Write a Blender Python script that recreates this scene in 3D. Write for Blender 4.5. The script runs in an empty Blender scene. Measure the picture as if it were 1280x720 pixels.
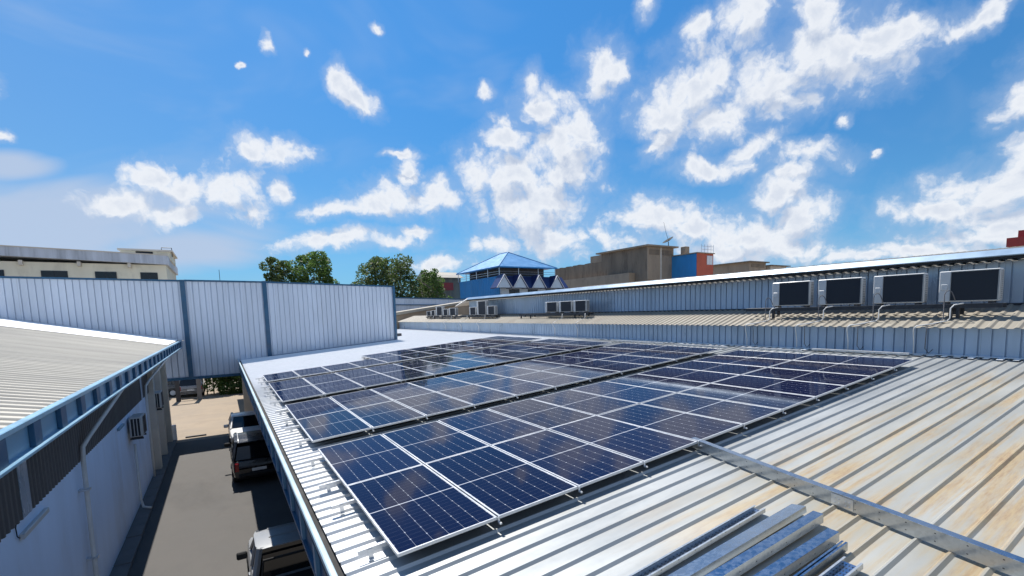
import bpy, math, random
from math import radians, sin, cos, pi, hypot, atan2
from mathutils import Vector, Matrix
random.seed(7)
scn = bpy.context.scene
COL = scn.collection

# ------------------------------------------------------------------ camera
W0, F0 = 1280.0, 590.7324499739183
CX, CY = 658.0963, 449.1755
CAM = Vector((-1.29098, -4.46352, 2.34528))
CR = Vector((0.8400490217721628, -0.5419052140857947, -0.025619913470996934))
CU = Vector((0.07538255626241254, 0.06982908213114121, 0.9947066751058156))
CF = Vector((0.5372477186838271, 0.8375336639415465, -0.09951005242523031))
cam = bpy.data.cameras.new('camera')
camo = bpy.data.objects.new('camera', cam)
COL.objects.link(camo)
mw = Matrix.Identity(4)
for i in range(3):
    mw[i][0], mw[i][1], mw[i][2], mw[i][3] = CR[i], CU[i], -CF[i], CAM[i]
camo.matrix_world = mw
cam.sensor_width = 36
cam.lens = 36 * F0 / W0
cam.shift_x = -(CX - 640) / W0
cam.shift_y = (CY - 360) / W0
cam.clip_start = 0.05
cam.clip_end = 6000
scn.camera = camo

# ------------------------------------------------------------------ light
SUN_EL, SUN_AZ = radians(58.3), radians(4.5)          # azimuth from +Y towards +X
SKY_STRENGTH, SUN_STRENGTH = 0.070, 5.0
sd = Vector((sin(SUN_AZ) * cos(SUN_EL), cos(SUN_AZ) * cos(SUN_EL), sin(SUN_EL)))
sl = bpy.data.lights.new('sun', 'SUN')
sl.energy = SUN_STRENGTH
sl.angle = radians(0.53)
sl.color = (1.0, 0.955, 0.89)
so = bpy.data.objects.new('sun', sl)
so.rotation_euler = sd.to_track_quat('Z', 'Y').to_euler()
so.location = (0, 20, 40)
COL.objects.link(so)
scn.view_settings.view_transform = 'Standard'
scn.view_settings.look = 'None'
scn.view_settings.gamma = 1
scn.view_settings.use_curve_mapping = False
scn.view_settings.exposure = 0.48

# ------------------------------------------------------------------ sky with cumulus, laid out by compass direction
world = bpy.data.worlds.new('World')
scn.world = world
world.use_nodes = True
nt = world.node_tree
nt.nodes.clear()


class G:
    """tiny node-graph helper"""
    def __init__(s, tree): s.t = tree
    def n(s, typ, ins=(), **kw):
        nd = s.t.nodes.new(typ)
        for k, v in kw.items(): setattr(nd, k, v)
        for k, v in (ins.items() if isinstance(ins, dict) else enumerate(ins)):
            if v is None: continue
            if hasattr(v, 'is_output'): s.t.links.new(v, nd.inputs[k])
            else: nd.inputs[k].default_value = v
        return nd
    def m(s, op, *a, clamp=False):
        return s.n('ShaderNodeMath', a, operation=op, use_clamp=clamp).outputs[0]
    def v(s, op, *a):
        nd = s.n('ShaderNodeVectorMath', a, operation=op)
        return nd.outputs[1] if op in ('DOT_PRODUCT', 'LENGTH', 'DISTANCE') else nd.outputs[0]
    def mix(s, f, a, b, blend='MIX'):
        nd = s.t.nodes.new('ShaderNodeMix'); nd.data_type = 'RGBA'; nd.blend_type = blend
        for k, v in ((0, f), (6, a), (7, b)):
            if hasattr(v, 'is_output'): s.t.links.new(v, nd.inputs[k])
            else: nd.inputs[k].default_value = v if k == 0 or len(v) == 4 else (*v, 1)
        return nd.outputs[2]
    def step(s, x, lo, hi, a=0.0, b=1.0, smooth=True):
        nd = s.n('ShaderNodeMapRange', (x, lo, hi, a, b))
        nd.interpolation_type = 'SMOOTHSTEP' if smooth else 'LINEAR'
        return nd.outputs[0]
    def noise(s, vec, scale, detail=4, rough=.55, dim='3D', color=False, dist=0.0):
        nd = s.t.nodes.new('ShaderNodeTexNoise'); nd.noise_dimensions = dim
        if vec is not None: s.t.links.new(vec, nd.inputs['Vector'])
        nd.inputs['Scale'].default_value = scale
        nd.inputs['Detail'].default_value = detail
        nd.inputs['Roughness'].default_value = rough
        nd.inputs['Distortion'].default_value = dist
        return nd.outputs[1 if color else 0]


PUFFS = [(-0.236, -0.0118, 0.0184, 0.0132, 0), (-0.2105, -0.0152, 0.0244, 0.0115, 0), (-0.3161, -0.0319, 0.0223, 0.0167, 0), (-0.2931, -0.0404, 0.0232, 0.0129, 0), (-0.2521, -0.0452, 0.0257, 0.0244, 0), (-0.2424, -0.0614, 0.0167, 0.0125, 0), (-0.3455, -0.0468, 0.0274, 0.0109, 0), (-0.314, -0.057, 0.0289, 0.0103, 0), (-0.2176, -0.0433, 0.0084, 0.0119, 0), (-0.1835, -0.0644, 0.0242, 0.0103, 0), (-0.1149, -0.0561, 0.0416, 0.0166, 0), (-0.0776, -0.0558, 0.0276, 0.0184, 0), (-0.0982, -0.031, 0.0081, 0.0148, 0), (-0.1039, -0.0152, 0.0137, 0.0043, 0), (-0.1385, -0.062, 0.0286, 0.0113, 0), (-0.181, -0.0957, 0.0532, 0.0099, 0), (-0.1335, -0.0952, 0.0352, 0.0094, 0), (-0.1067, -0.0878, 0.0181, 0.0063, 0), (-0.1535, 0.0468, 0.0103, 0.0116, -20), (-0.1386, 0.0319, 0.0186, 0.0093, -30), (-0.1772, 0.0696, 0.0036, 0.003, 0), (-0.2095, 0.0693, 0.0048, 0.0083, 0), (-0.23, 0.0514, 0.0036, 0.003, 0), (-0.1136, 0.0785, 0.005, 0.0037, 0), (-0.02, 0.0336, 0.0076, 0.0076, 0), (0.0162, 0.0387, 0.0096, 0.0137, 0), (0.0249, 0.0164, 0.0198, 0.0198, 0), (0.0599, -0.0046, 0.0261, 0.029, 0), (-0.006, -0.0075, 0.0234, 0.0161, 0), (0.0434, -0.0363, 0.0395, 0.0341, 0), (-0.004, -0.0428, 0.0421, 0.0291, 0), (0.0153, -0.0735, 0.054, 0.0357, 0), (0.0438, -0.0953, 0.0486, 0.0243, 0), (-0.0355, -0.0399, 0.0213, 0.0152, 0), (-0.0224, -0.1003, 0.0285, 0.0114, 0), (-0.3971, 0.0059, 0.0073, 0.0042, 0), (-0.0815, -0.1209, 0.0368, 0.0106, 0), (0.0798, 0.0492, 0.0213, 0.0213, 0), (0.163, 0.0314, 0.041, 0.0278, 25), (0.1421, 0.0139, 0.0344, 0.0241, 0), (0.1382, -0.0115, 0.02, 0.0114, 45), (0.1285, -0.0176, 0.0116, 0.0065, 0), (0.1987, 0.0793, 0.0251, 0.0215, 0), (0.1592, 0.0755, 0.0135, 0.0086, 0), (0.2653, 0.0526, 0.0462, 0.0308, 0), (0.2456, 0.0478, 0.0304, 0.0304, 0), (0.2908, 0.0634, 0.0397, 0.0125, 12), (0.2493, 0.0809, 0.0229, 0.0172, 0), (0.2389, 0.021, 0.0255, 0.014, 0), (0.1837, -0.0345, 0.0359, 0.0093, 0), (0.21, -0.0209, 0.0312, 0.0083, 30), (0.2611, -0.0262, 0.0374, 0.0094, 0), (0.2536, -0.0385, 0.0205, 0.0082, 0), (0.1334, -0.0803, 0.0357, 0.0202, 0), (0.1774, -0.0902, 0.0445, 0.0199, 0), (0.2312, -0.0948, 0.046, 0.0237, 0), (0.2481, -0.0575, 0.0267, 0.0169, 0), (0.2676, -0.1037, 0.0362, 0.0159, 0), (0.204, -0.1132, 0.0578, 0.0154, 0), (0.1095, -0.1062, 0.0322, 0.0161, 0), (0.3979, 0.0182, 0.0192, 0.0213, 0), (0.4073, -0.0507, 0.0461, 0.0208, 0), (0.3753, -0.0692, 0.0444, 0.0148, 0), (0.4125, -0.0257, 0.0188, 0.0133, 0), (0.3694, -0.1065, 0.0647, 0.0104, 0), (0.4131, -0.0832, 0.0416, 0.0214, 0), (0.3281, -0.111, 0.0376, 0.0082, 0), (0.1113, 0.0929, 0.0079, 0.0097, 0), (0.3545, 0.0727, 0.0186, 0.0072, 30), (0.2888, -0.0004, 0.0057, 0.005, 0), (0.3169, -0.0266, 0.0044, 0.0032, 0), (-0.039, 0.2313, 0.0623, 0.0267, 0), (0.3274, 0.1274, 0.0433, 0.0241, 0), (-0.4303, 0.0422, 0.0327, 0.014, 0), (0.4233, 0.0484, 0.0292, 0.0195, 0), (0.2256, 0.0397, 0.0376, 0.0238, 0), (0.2816, 0.0562, 0.0434, 0.022, 0), (0.0276, -0.0622, 0.0392, 0.0353, 0), (0.0432, -0.0112, 0.0294, 0.0294, 0), (0.1817, 0.0065, 0.0306, 0.0204, 0), (0.2703, -0.0775, 0.0246, 0.0281, 0), (0.4, -0.0942, 0.0551, 0.0159, 0)]
VEIL = [(-0.4, -0.0559, 0.0851, 0.0182, 0), (-0.4151, -0.0739, 0.0962, 0.0136, 0), (-0.3136, -0.0924, 0.0567, 0.016, 0), (-0.4036, -0.0154, 0.0214, 0.0086, 0)]


def cloud_field_group():
    t = bpy.data.node_groups.new('cloud_field', 'ShaderNodeTree')
    t.interface.new_socket('P', in_out='INPUT', socket_type='NodeSocketVector')
    t.interface.new_socket('density', in_out='OUTPUT', socket_type='NodeSocketFloat')
    t.interface.new_socket('soft', in_out='OUTPUT', socket_type='NodeSocketFloat')
    g = G(t)
    P = g.n('NodeGroupInput').outputs[0]
    big = g.noise(P, 11, 6, .62, '2D', True)
    warp = g.v('MULTIPLY', g.v('SUBTRACT', big, (.5, .5, .5)), (.036, .036, 0))
    Q = g.v('ADD', P, warp)
    acc = None
    V = Q
    for i, (x, y, rx, ry, a) in enumerate(PUFFS):
        if i and i % 5 == 0: V = g.v('MULTIPLY_ADD', acc, (1e-8, 1e-8, 0), Q)      # keeps the shader's stack small
        rx, ry = rx * 1.10, ry * 1.10
        if a:
            q = g.n('ShaderNodeMapping', (V, (x, y, 0), (0, 0, radians(a)), (rx, ry, 1)), vector_type='TEXTURE').outputs[0]
        else:
            q = g.v('MULTIPLY_ADD', V, (1 / rx, 1 / ry, 0), (-x / rx, -y / ry, 0))
        ln = g.v('LENGTH', q)
        acc = ln if acc is None else g.m('SMOOTH_MIN', acc, ln, .22)
    n1 = g.noise(Q, 24, 7, .60, '2D')
    n2 = g.noise(Q, 52, 8, .66, '2D')
    vor = g.n('ShaderNodeTexVoronoi', {'Vector': Q, 'Scale': 36.0}, voronoi_dimensions='2D')
    vor.inputs['Detail'].default_value = 2.5
    vor.inputs['Roughness'].default_value = .55
    vor.inputs['Lacunarity'].default_value = 2.3
    d = g.m('MAXIMUM', g.m('SUBTRACT', 1.0, acc), -1.6)
    d = g.m('ADD', d, g.m('MULTIPLY', g.m('SUBTRACT', n1, .44), 1.0))
    soft = d
    d = g.m('ADD', d, g.m('MULTIPLY', g.m('SUBTRACT', n2, .48), 1.05))
    d = g.m('SUBTRACT', d, g.m('MULTIPLY', g.m('SUBTRACT', vor.outputs['Distance'], .50), .62))
    o = g.n('NodeGroupOutput')
    t.links.new(d, o.inputs[0])
    t.links.new(soft, o.inputs[1])
    return t


def build_sky():
    g = G(nt)
    d = g.v('NORMALIZE', g.n('ShaderNodeTexCoord').outputs['Generated'])
    az, el = radians(32), radians(20)
    a = Vector((sin(az) * cos(el), cos(az) * cos(el), sin(el)))
    rr = Vector((cos(az), -sin(az), 0))
    uu = rr.cross(a)
    k = g.m('ADD', g.v('DOT_PRODUCT', d, tuple(a)), 1.02)
    px = g.m('DIVIDE', g.v('DOT_PRODUCT', d, tuple(rr)), k)
    py = g.m('DIVIDE', g.v('DOT_PRODUCT', d, tuple(uu)), k)
    P = g.n('ShaderNodeCombineXYZ', (px, py, 0.0)).outputs[0]
    grp = cloud_field_group()
    def field(vec):
        nd = nt.nodes.new('ShaderNodeGroup'); nd.node_tree = grp
        nt.links.new(vec, nd.inputs[0]); return nd.outputs
    d0, s0 = field(P)
    d1, s1 = field(g.v('ADD', P, (-.004, .020, 0)))
    alpha = g.m('MULTIPLY', g.step(d0, -.14, .58), .95)
    thick = g.step(s0, .05, .9)
    lit = g.step(g.m('ADD', g.m('MULTIPLY', g.m('SUBTRACT', s1, s0), .75), g.m('MULTIPLY', g.m('SUBTRACT', d1, d0), .25)), -.22, .36, 1.0, 0.0)
    core = g.m('MULTIPLY', g.step(d0, .45, 1.15), .38)                # thick cores go blue-grey, rims stay bright
    shade = g.m('MAXIMUM', core, g.m('MULTIPLY', g.m('SUBTRACT', 1.0, lit), g.m('ADD', g.m('MULTIPLY', thick, .7), .3)))
    ccol = g.mix(shade, CLOUD_LIT, CLOUD_SHADE)
    sky = g.n('ShaderNodeTexSky')
    sky.sky_type = 'NISHITA'
    sky.sun_disc = False
    sky.sun_elevation = SUN_EL
    sky.sun_rotation = SUN_AZ
    sky.altitude = 20
    sky.air_density = 1.0
    sky.dust_density = .1
    sky.ozone_density = 1.6
    base = g.mix(1.0, sky.outputs[0], SKY_TINT, 'MULTIPLY')
    # thin veil: soft banks low on the left plus faint high wisps
    w = g.noise(g.v('MULTIPLY', P, (1.0, 2.2, 1)), 5, 4, .6, '2D', dist=.4)
    veil = None
    for x, y, rx, ry, an in VEIL:
        mp = g.n('ShaderNodeMapping', (P, (x, y, 0), (0, 0, radians(an)), (rx, ry, 1)), vector_type='TEXTURE')
        ln = g.m('SUBTRACT', 1.6, g.v('LENGTH', mp.outputs[0]), clamp=False)
        veil = ln if veil is None else g.m('SMOOTH_MAX', veil, ln, .3)
    veil = g.m('MULTIPLY', g.step(g.m('ADD', veil, g.m('MULTIPLY', g.m('SUBTRACT', w, .5), 2.2)), -.4, 1.0), .92)
    wisps = g.m('MULTIPLY', g.step(w, .48, .85), WISP)
    halo = g.m('MULTIPLY', g.step(g.m('ADD', g.m('MULTIPLY', s0, .5), g.m('MULTIPLY', d0, .5)), -.75, .35), .42)
    left = g.m('MULTIPLY', g.step(px, .0, -.5), .16)
    back = g.m('MULTIPLY', g.step(g.n('ShaderNodeSeparateXYZ', (d,)).outputs[1], -.1, -.7), g.step(w, .2, .8, .3, .9))  # unseen haze behind the viewer, added to brighten the shaded fence and walls
    vf = g.m('MAXIMUM', g.m('MAXIMUM', g.m('MAXIMUM', veil, g.m('ADD', wisps, left)), halo), back)
    elev = g.n('ShaderNodeSeparateXYZ', (d,)).outputs[2]
    low = g.m('MULTIPLY', g.m('POWER', 2.718, g.m('MULTIPLY', g.m('MAXIMUM', elev, 0.0), -7.5)), .80)
    dim = g.step(elev, .12, .62, .74, 1.0)
    base = g.mix(1.0, base, g.n('ShaderNodeCombineColor', (dim, dim, dim)).outputs[0], 'MULTIPLY')
    base = g.mix(low, base, HORIZON_COL)
    base = g.mix(vf, base, VEIL_COL)
    colr = g.mix(alpha, base, ccol)
    bg = g.n('ShaderNodeBackground', (colr, SKY_STRENGTH))
    out = g.n('ShaderNodeOutputWorld')
    nt.links.new(bg.outputs[0], out.inputs[0])


CLOUD_LIT = (9.0, 9.3, 9.8)
CLOUD_SHADE = (4.7, 5.6, 7.3)
VEIL_COL = (5.0, 6.1, 8.0)
SKY_TINT = (.38, 1.05, 1.50)
HORIZON_COL = (2.6, 4.7, 7.7)
WISP = .24
build_sky()
try:
    world.cycles.sampling_method = 'MANUAL'
    world.cycles.sample_map_resolution = 256
except Exception:
    pass

# ------------------------------------------------------------------ helpers
SL = 0.07645037                                     # slope of the big solar roof (rises towards +X)
CS, SS = cos(SL), sin(SL)


def ray(px, py):
    return CF + CR * ((px - CX) / F0) + CU * ((CY - py) / F0)
def atd(px, py, d): return CAM + ray(px, py) * d     # a photo direction, taken out to distance d
def RP(u, y, h): return Vector((u * CS - h * SS, y, u * SS + h * CS))   # roof coordinates
RM = Matrix(((CS, 0, -SS, 0), (0, 1, 0, 0), (SS, 0, CS, 0), (0, 0, 0, 1)))


class MB:
    """collects shapes for ONE mesh object"""
    def __init__(s): s.v, s.f, s.mi, s.M, s.cur = [], [], [], None, 0
    def add(s, vs, fs):
        o = len(s.v)
        for p in vs:
            p = Vector(p)
            s.v.append(tuple(s.M @ p) if s.M else tuple(p))
        for f in fs:
            s.f.append(tuple(i + o for i in f)); s.mi.append(s.cur)
        return s
    def box(s, x0, x1, y0, y1, z0, z1, bev=0.0):
        if bev <= 0:
            vs = [(x, y, z) for x in (x0, x1) for y in (y0, y1) for z in (z0, z1)]
            return s.add(vs, [(0, 1, 3, 2), (4, 6, 7, 5), (0, 4, 5, 1), (2, 3, 7, 6), (0, 2, 6, 4), (1, 5, 7, 3)])
        b = bev
        ring = [(x0 + b, y0), (x1 - b, y0), (x1, y0 + b), (x1, y1 - b), (x1 - b, y1), (x0 + b, y1), (x0, y1 - b), (x0, y0 + b)]
        inn = [(min(max(x, x0 + b), x1 - b), min(max(y, y0 + b), y1 - b)) for x, y in ring]
        vs = [(x, y, z0) for x, y in inn] + [(x, y, z0 + b) for x, y in ring] + [(x, y, z1 - b) for x, y in ring] + [(x, y, z1) for x, y in inn]
        fs = []
        for k in range(3):
            for i in range(8):
                j = (i + 1) % 8
                fs.append((k * 8 + i, k * 8 + j, k * 8 + 8 + j, k * 8 + 8 + i))
        fs.append(tuple(range(7, -1, -1))); fs.append(tuple(range(24, 32)))
        return s.add(vs, fs)
    def obox(s, c, ax, ay, az):
        """box from centre and three half-axis vectors"""
        c, ax, ay, az = map(Vector, (c, ax, ay, az))
        vs = [c + ax * i + ay * j + az * k for i in (-1, 1) for j in (-1, 1) for k in (-1, 1)]
        return s.add(vs, [(0, 1, 3, 2), (4, 6, 7, 5), (0, 4, 5, 1), (2, 3, 7, 6), (0, 2, 6, 4), (1, 5, 7, 3)])
    def bar(s, p, q, w, h, up=(0, 0, 1)):
        p, q, up = Vector(p), Vector(q), Vector(up)
        d = (q - p); t = d.normalized(); sd_ = t.cross(up).normalized(); u = sd_.cross(t)
        return s.obox((p + q) / 2, d / 2, sd_ * w / 2, u * h / 2)
    def tube(s, pts, r, n=8, cap=True):
        pts = [Vector(p) for p in pts]; rs = r if isinstance(r, (list, tuple)) else [r] * len(pts)
        vs, fs = [], []
        ref = Vector((0, 0, 1))
        for i, p in enumerate(pts):
            t = (pts[min(i + 1, len(pts) - 1)] - pts[max(i - 1, 0)]).normalized()
            if abs(t.dot(ref)) > .95: ref = Vector((1, 0, 0)) if abs(t.x) < .9 else Vector((0, 1, 0))
            a = t.cross(ref).normalized(); b = a.cross(t)
            ref = b
            for k in range(n):
                an = 2 * pi * k / n
                vs.append(p + (a * cos(an) + b * sin(an)) * rs[i])
        for i in range(len(pts) - 1):
            for k in range(n):
                j = (k + 1) % n
                fs.append((i * n + k, i * n + j, i * n + n + j, i * n + n + k))
        if cap:
            fs.append(tuple(range(n - 1, -1, -1))); fs.append(tuple((len(pts) - 1) * n + k for k in range(n)))
        return s.add(vs, fs)
    def prism(s, poly, ext):
        """closed 3-D polygon extruded along ext"""
        n = len(poly); ext = Vector(ext)
        vs = [Vector(p) for p in poly] + [Vector(p) + ext for p in poly]
        fs = [tuple(range(n - 1, -1, -1)), tuple(range(n, 2 * n))]
        fs += [(i, (i + 1) % n, n + (i + 1) % n, n + i) for i in range(n)]
        return s.add(vs, fs)
    def corr(s, O, a, n, b, length, lo, hi, pitch, rib=.03, rise=.02, h=.03, skew=0.0, start=0.0, mid=False, segs=1, jit=0.0):
        """ribbed sheet: profile runs along a, ribs stand up along n, sheet spans lo(t)..hi(t) along b"""
        O, a, n, b = map(Vector, (O, a, n, b))
        prof = [(0.0, 0.0)]
        t = start
        while t < length:
            c = [(t, 0), (t + rise, h), (t + rise + rib, h), (t + 2 * rise + rib, 0)]
            if mid:
                q = t + 2 * rise + rib + (pitch - 2 * rise - rib) / 2
                c += [(q - .02, 0), (q, h * .22), (q + .02, 0)]
            for p in c:
                if prof[-1][0] < p[0] < length: prof.append(p)
            t += pitch
        prof.append((length, 0.0))
        L = lo if callable(lo) else (lambda t: lo)
        H = hi if callable(hi) else (lambda t: hi)
        vs, fs = [], []
        rows = segs + 1
        for (t, z) in prof:
            for k in range(rows):
                q = L(t) + (H(t) - L(t)) * k / segs
                vs.append(O + a * t + n * (z + (random.uniform(-jit, jit) if jit else 0)) + b * q)
        for i in range(len(prof) - 1):
            for k in range(segs):
                fs.append((i * rows + k, (i + 1) * rows + k, (i + 1) * rows + k + 1, i * rows + k + 1))
        return s.add(vs, fs)
    def build(s, name, mats, parent=None, smooth=False):
        me = bpy.data.meshes.new(name)
        me.from_pydata(s.v, [], s.f)
        if not isinstance(mats, (list, tuple)): mats = [mats]
        for m in mats: me.materials.append(m)
        if any(s.mi): me.polygons.foreach_set('material_index', s.mi)
        if smooth: me.polygons.foreach_set('use_smooth', [True] * len(me.polygons))
        me.update()
        o = bpy.data.objects.new(name, me)
        COL.objects.link(o)
        if parent: o.parent = parent
        return o


def tag(o, label=None, cat=None, group=None, kind=None):
    for k, v in (('label', label), ('category', cat), ('group', group), ('kind', kind)):
        if v: o[k] = v
    return o
def thing(name, label, cat, loc=(0, 0, 0), rot=(0, 0, 0), group=None):
    o = bpy.data.objects.new(name, None)
    o.empty_display_size = .2
    COL.objects.link(o)
    o.location = loc; o.rotation_euler = rot
    return tag(o, label, cat, group)
def copy_tree(o, parent=None):
    c = o.copy(); COL.objects.link(c); c.parent = parent
    for ch in list(o.children): copy_tree(ch, c)
    return c
def smooth_angle(o, deg=35):
    o.data.polygons.foreach_set('use_smooth', [True] * len(o.data.polygons))
    o.data.set_sharp_from_angle(angle=radians(deg))
    return o

# ------------------------------------------------------------------ materials
def new_mat(name):
    m = bpy.data.materials.new(name); m.use_nodes = True
    t = m.node_tree
    return m, G(t), t.nodes['Principled BSDF']
def link(g, out, sock): g.t.links.new(out, sock)
def mat(name, col, rough=.5, metal=0.0, var=.12, scale=3.0, stretch=(1, 1, 1), bump=0.0, bscale=40.0, spec=.5, dirt=None, dirt_amt=0.0, dscale=.8, rvar=.1, bands=None):
    m, g, b = new_mat(name)
    P = g.n('ShaderNodeNewGeometry').outputs['Position']
    v = g.v('MULTIPLY', P, stretch)
    n = g.noise(v, scale, 6, .6)
    c = g.mix(g.step(n, .3, .7), tuple(x * (1 - var) for x in col), tuple(min(1, x * (1 + var)) for x in col))
    if bands:                                            # neighbouring sheets weather differently
        ax, wd, amt = bands
        s = g.n('ShaderNodeSeparateXYZ', (P,)).outputs[ax]
        r = g.n('ShaderNodeTexWhiteNoise', {'W': g.m('FLOOR', g.m('DIVIDE', s, wd))}, noise_dimensions='1D').outputs[0]
        c = g.mix(g.m('MULTIPLY', r, amt), c, tuple(x * .55 for x in col))
        lap = g.m('LESS_THAN', g.m('FRACT', g.m('DIVIDE', s, wd)), .012)
        c = g.mix(g.m('MULTIPLY', lap, .5), c, tuple(x * .3 for x in col))
    if dirt:
        d = g.noise(v, dscale, 8, .68, dist=.3)
        c = g.mix(g.m('MULTIPLY', g.step(d, .48, .68), dirt_amt), c, dirt)
    link(g, c, b.inputs['Base Color'])
    link(g, g.step(n, .2, .8, max(.02, rough - rvar), min(1, rough + rvar)), b.inputs['Roughness'])
    b.inputs['Metallic'].default_value = metal
    b.inputs['Specular IOR Level'].default_value = spec
    if bump:
        bn = g.n('ShaderNodeBump', {'Strength': bump, 'Distance': .02, 'Height': g.noise(P, bscale, 5, .6)})
        link(g, bn.outputs[0], b.inputs['Normal'])
    return m
M = {}
M['alum'] = mat('anodised_aluminium', (.55, .56, .57), .38, .35, .05, 6)
M['rail'] = mat('rail_aluminium', (.60, .61, .62), .4, .5, .08, 6)
M['dark_metal'] = mat('dark_clamp_metal', (.05, .055, .06), .45, .5)
M['blue_steel'] = mat('blue_painted_steel', (.014, .082, .165), .42, 0, .15, 2, dirt=(.12, .16, .2), dirt_amt=.3)
M['blue_steel_light'] = mat('pale_blue_painted_steel', (.16, .31, .43), .4, 0, .10, 2, dirt=(.2, .25, .28), dirt_amt=.3)
M['blue_trim'] = mat('pale_blue_gutter_paint', (.45, .58, .64), .38, 0, .08, 2, dirt=(.25, .28, .28), dirt_amt=.35)
M['fence_sheet'] = mat('galvanised_fence_sheet', (.58, .65, .75), .42, .2, .06, .7, (1, 1, .25), dirt=(.36, .41, .47), dirt_amt=.30, dscale=.5, bands=(0, .9, .18))
M['wall_sheet'] = mat('blue_grey_wall_sheet', (.40, .51, .64), .34, .3, .07, .9, (1, 1, .3), dirt=(.26, .34, .43), dirt_amt=.3, dscale=.6, bands=(1, .75, .16))
M['cap'] = mat('pale_blue_roof_capping', (.20, .30, .42), .4, .2, .06, 1)
M['rail_blue'] = mat('blue_gutter_rail_paint', (.20, .36, .48), .38, 0, .1, 2, dirt=(.14, .2, .24), dirt_amt=.4)
M['white_flash'] = mat('white_flashing', (.80, .80, .80), .5, 0, .05, 3, dirt=(.45, .43, .4), dirt_amt=.35)
M['awning'] = mat('weathered_beige_roof_sheet', (.34, .31, .255), .5, .1, .10, .8, (.25, 1, 1), dirt=(.25, .2, .15), dirt_amt=.5, bands=(1, .75, .2))
M['left_roof'] = mat('grey_weathered_roof_sheet', (.39, .365, .31), .55, .1, .12, 1.1, (.15, 1, 1), dirt=(.23, .22, .2), dirt_amt=.5, bands=(1, .9, .22))
M['white_sheet'] = mat('white_roof_sheet', (.82, .82, .82), .5, 0, .05, 2)
M['white_wall'] = mat('white_rendered_wall', (.68, .79, .95), .8, 0, .05, .9, (1, 1, .3), .15, 25, dirt=(.5, .5, .5), dirt_amt=.3)
M['beige_wall'] = mat('beige_rendered_wall', (.62, .56, .47), .8, 0, .07, 1, dirt=(.4, .36, .3), dirt_amt=.3)
M['clad'] = mat('dark_brown_grey_cladding', (.115, .108, .105), .6, .1, .15, 1.2, (1, 1, .2), dirt=(.16, .15, .14), dirt_amt=.35)
M['concrete'] = mat('asphalt_grey_lane', (.092, .087, .081), .88, 0, .16, 1.1, (1, .6, 1), .3, 60, dirt=(.066, .063, .06), dirt_amt=.6, dscale=.35)
M['yard'] = mat('tan_concrete_yard', (.28, .222, .16), .9, 0, .10, .5, (1, 1, 1), .2, 30, dirt=(.20, .16, .12), dirt_amt=.4)
M['apron'] = mat('grey_drain_slabs', (.15, .147, .145), .85, 0, .12, 1.2, bump=.2, dirt=(.14, .14, .13), dirt_amt=.5)
M['ground'] = mat('dusty_ground', (.26, .22, .17), .95, 0, .2, .1)
M['pipe'] = mat('white_plastic_pipe', (.70, .70, .68), .4, 0, .08, 2, dirt=(.4, .39, .36), dirt_amt=.4)
M['pipe_grey'] = mat('grey_insulated_pipe', (.13, .13, .14), .7, 0, .15, 8)
M['ac_case'] = mat('pale_grey_enamel', (.52, .53, .53), .4, 0, .05, 2, dirt=(.42, .41, .38), dirt_amt=.3)
M['ac_frame'] = mat('dull_guard_wire', (.30, .31, .31), .5, .2, .1, 8)
M['ac_dark'] = mat('black_coil_fins', (.008, .013, .022), .7, 0, .3, 30)
M['rack'] = mat('dark_steel_rack', (.035, .038, .045), .5, .3, .25, 5)
M['galv'] = mat('galvanised_steel', (.60, .63, .66), .33, .75, .12, 9, rvar=.12)
M['black'] = mat('black_rubber', (.015, .015, .015), .8)
M['interior'] = mat('dim_interior', (.10, .10, .10), .9)
M['bark'] = mat('bark', (.10, .075, .05), .9, 0, .3, 3)


def spangle(name, base, holes=None, metal=.8, hs=(.05, .025), hr=(.22, .2)):
    """zinc-spangled sheet, optional perforation pattern in object coordinates"""
    m, g, b = new_mat(name)
    O = g.n('ShaderNodeTexCoord').outputs['Object']
    vor = g.n('ShaderNodeTexVoronoi', {'Vector': O, 'Scale': 34.0})
    sep = g.n('ShaderNodeSeparateColor', (vor.outputs['Color'],)).outputs[0]
    n = g.noise(O, 3, 5, .6)
    c = g.mix(g.m('ADD', g.m('MULTIPLY', sep, .55), g.m('MULTIPLY', g.step(n, .3, .7), .45)),
              tuple(x * .82 for x in base), tuple(min(1, x * 1.08) for x in base))
    link(g, g.step(sep, 0, 1, .17, .27), b.inputs['Roughness'])
    met = metal
    if holes:
        s = g.n('ShaderNodeSeparateXYZ', (O,))
        fx = g.m('ABSOLUTE', g.m('SUBTRACT', g.m('FRACT', g.m('DIVIDE', s.outputs[0], hs[0])), .5))
        fy = g.m('ABSOLUTE', g.m('SUBTRACT', g.m('FRACT', g.m('DIVIDE', s.outputs[holes], hs[1])), .5))
        hole = g.m('MULTIPLY', g.m('LESS_THAN', fx, hr[0]), g.m('LESS_THAN', fy, hr[1]))
        c = g.mix(hole, c, (.02, .022, .025))
        met = g.m('MULTIPLY', g.m('SUBTRACT', 1.0, hole), metal)
        link(g, met, b.inputs['Metallic'])
    else:
        b.inputs['Metallic'].default_value = metal
    link(g, c, b.inputs['Base Color'])
    return m
M['tray_plain'] = spangle('zinc_tray_sheet', (.40, .46, .53), metal=1.0)
M['tray_perf'] = spangle('perforated_zinc_tray_base', (.42, .50, .62), holes=1, hs=(.055, .026), metal=1.0)
M['tray_side'] = spangle('perforated_zinc_tray_side', (.52, .54, .54), holes=2, metal=.55, hs=(.24, .075), hr=(.028, .065))


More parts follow.
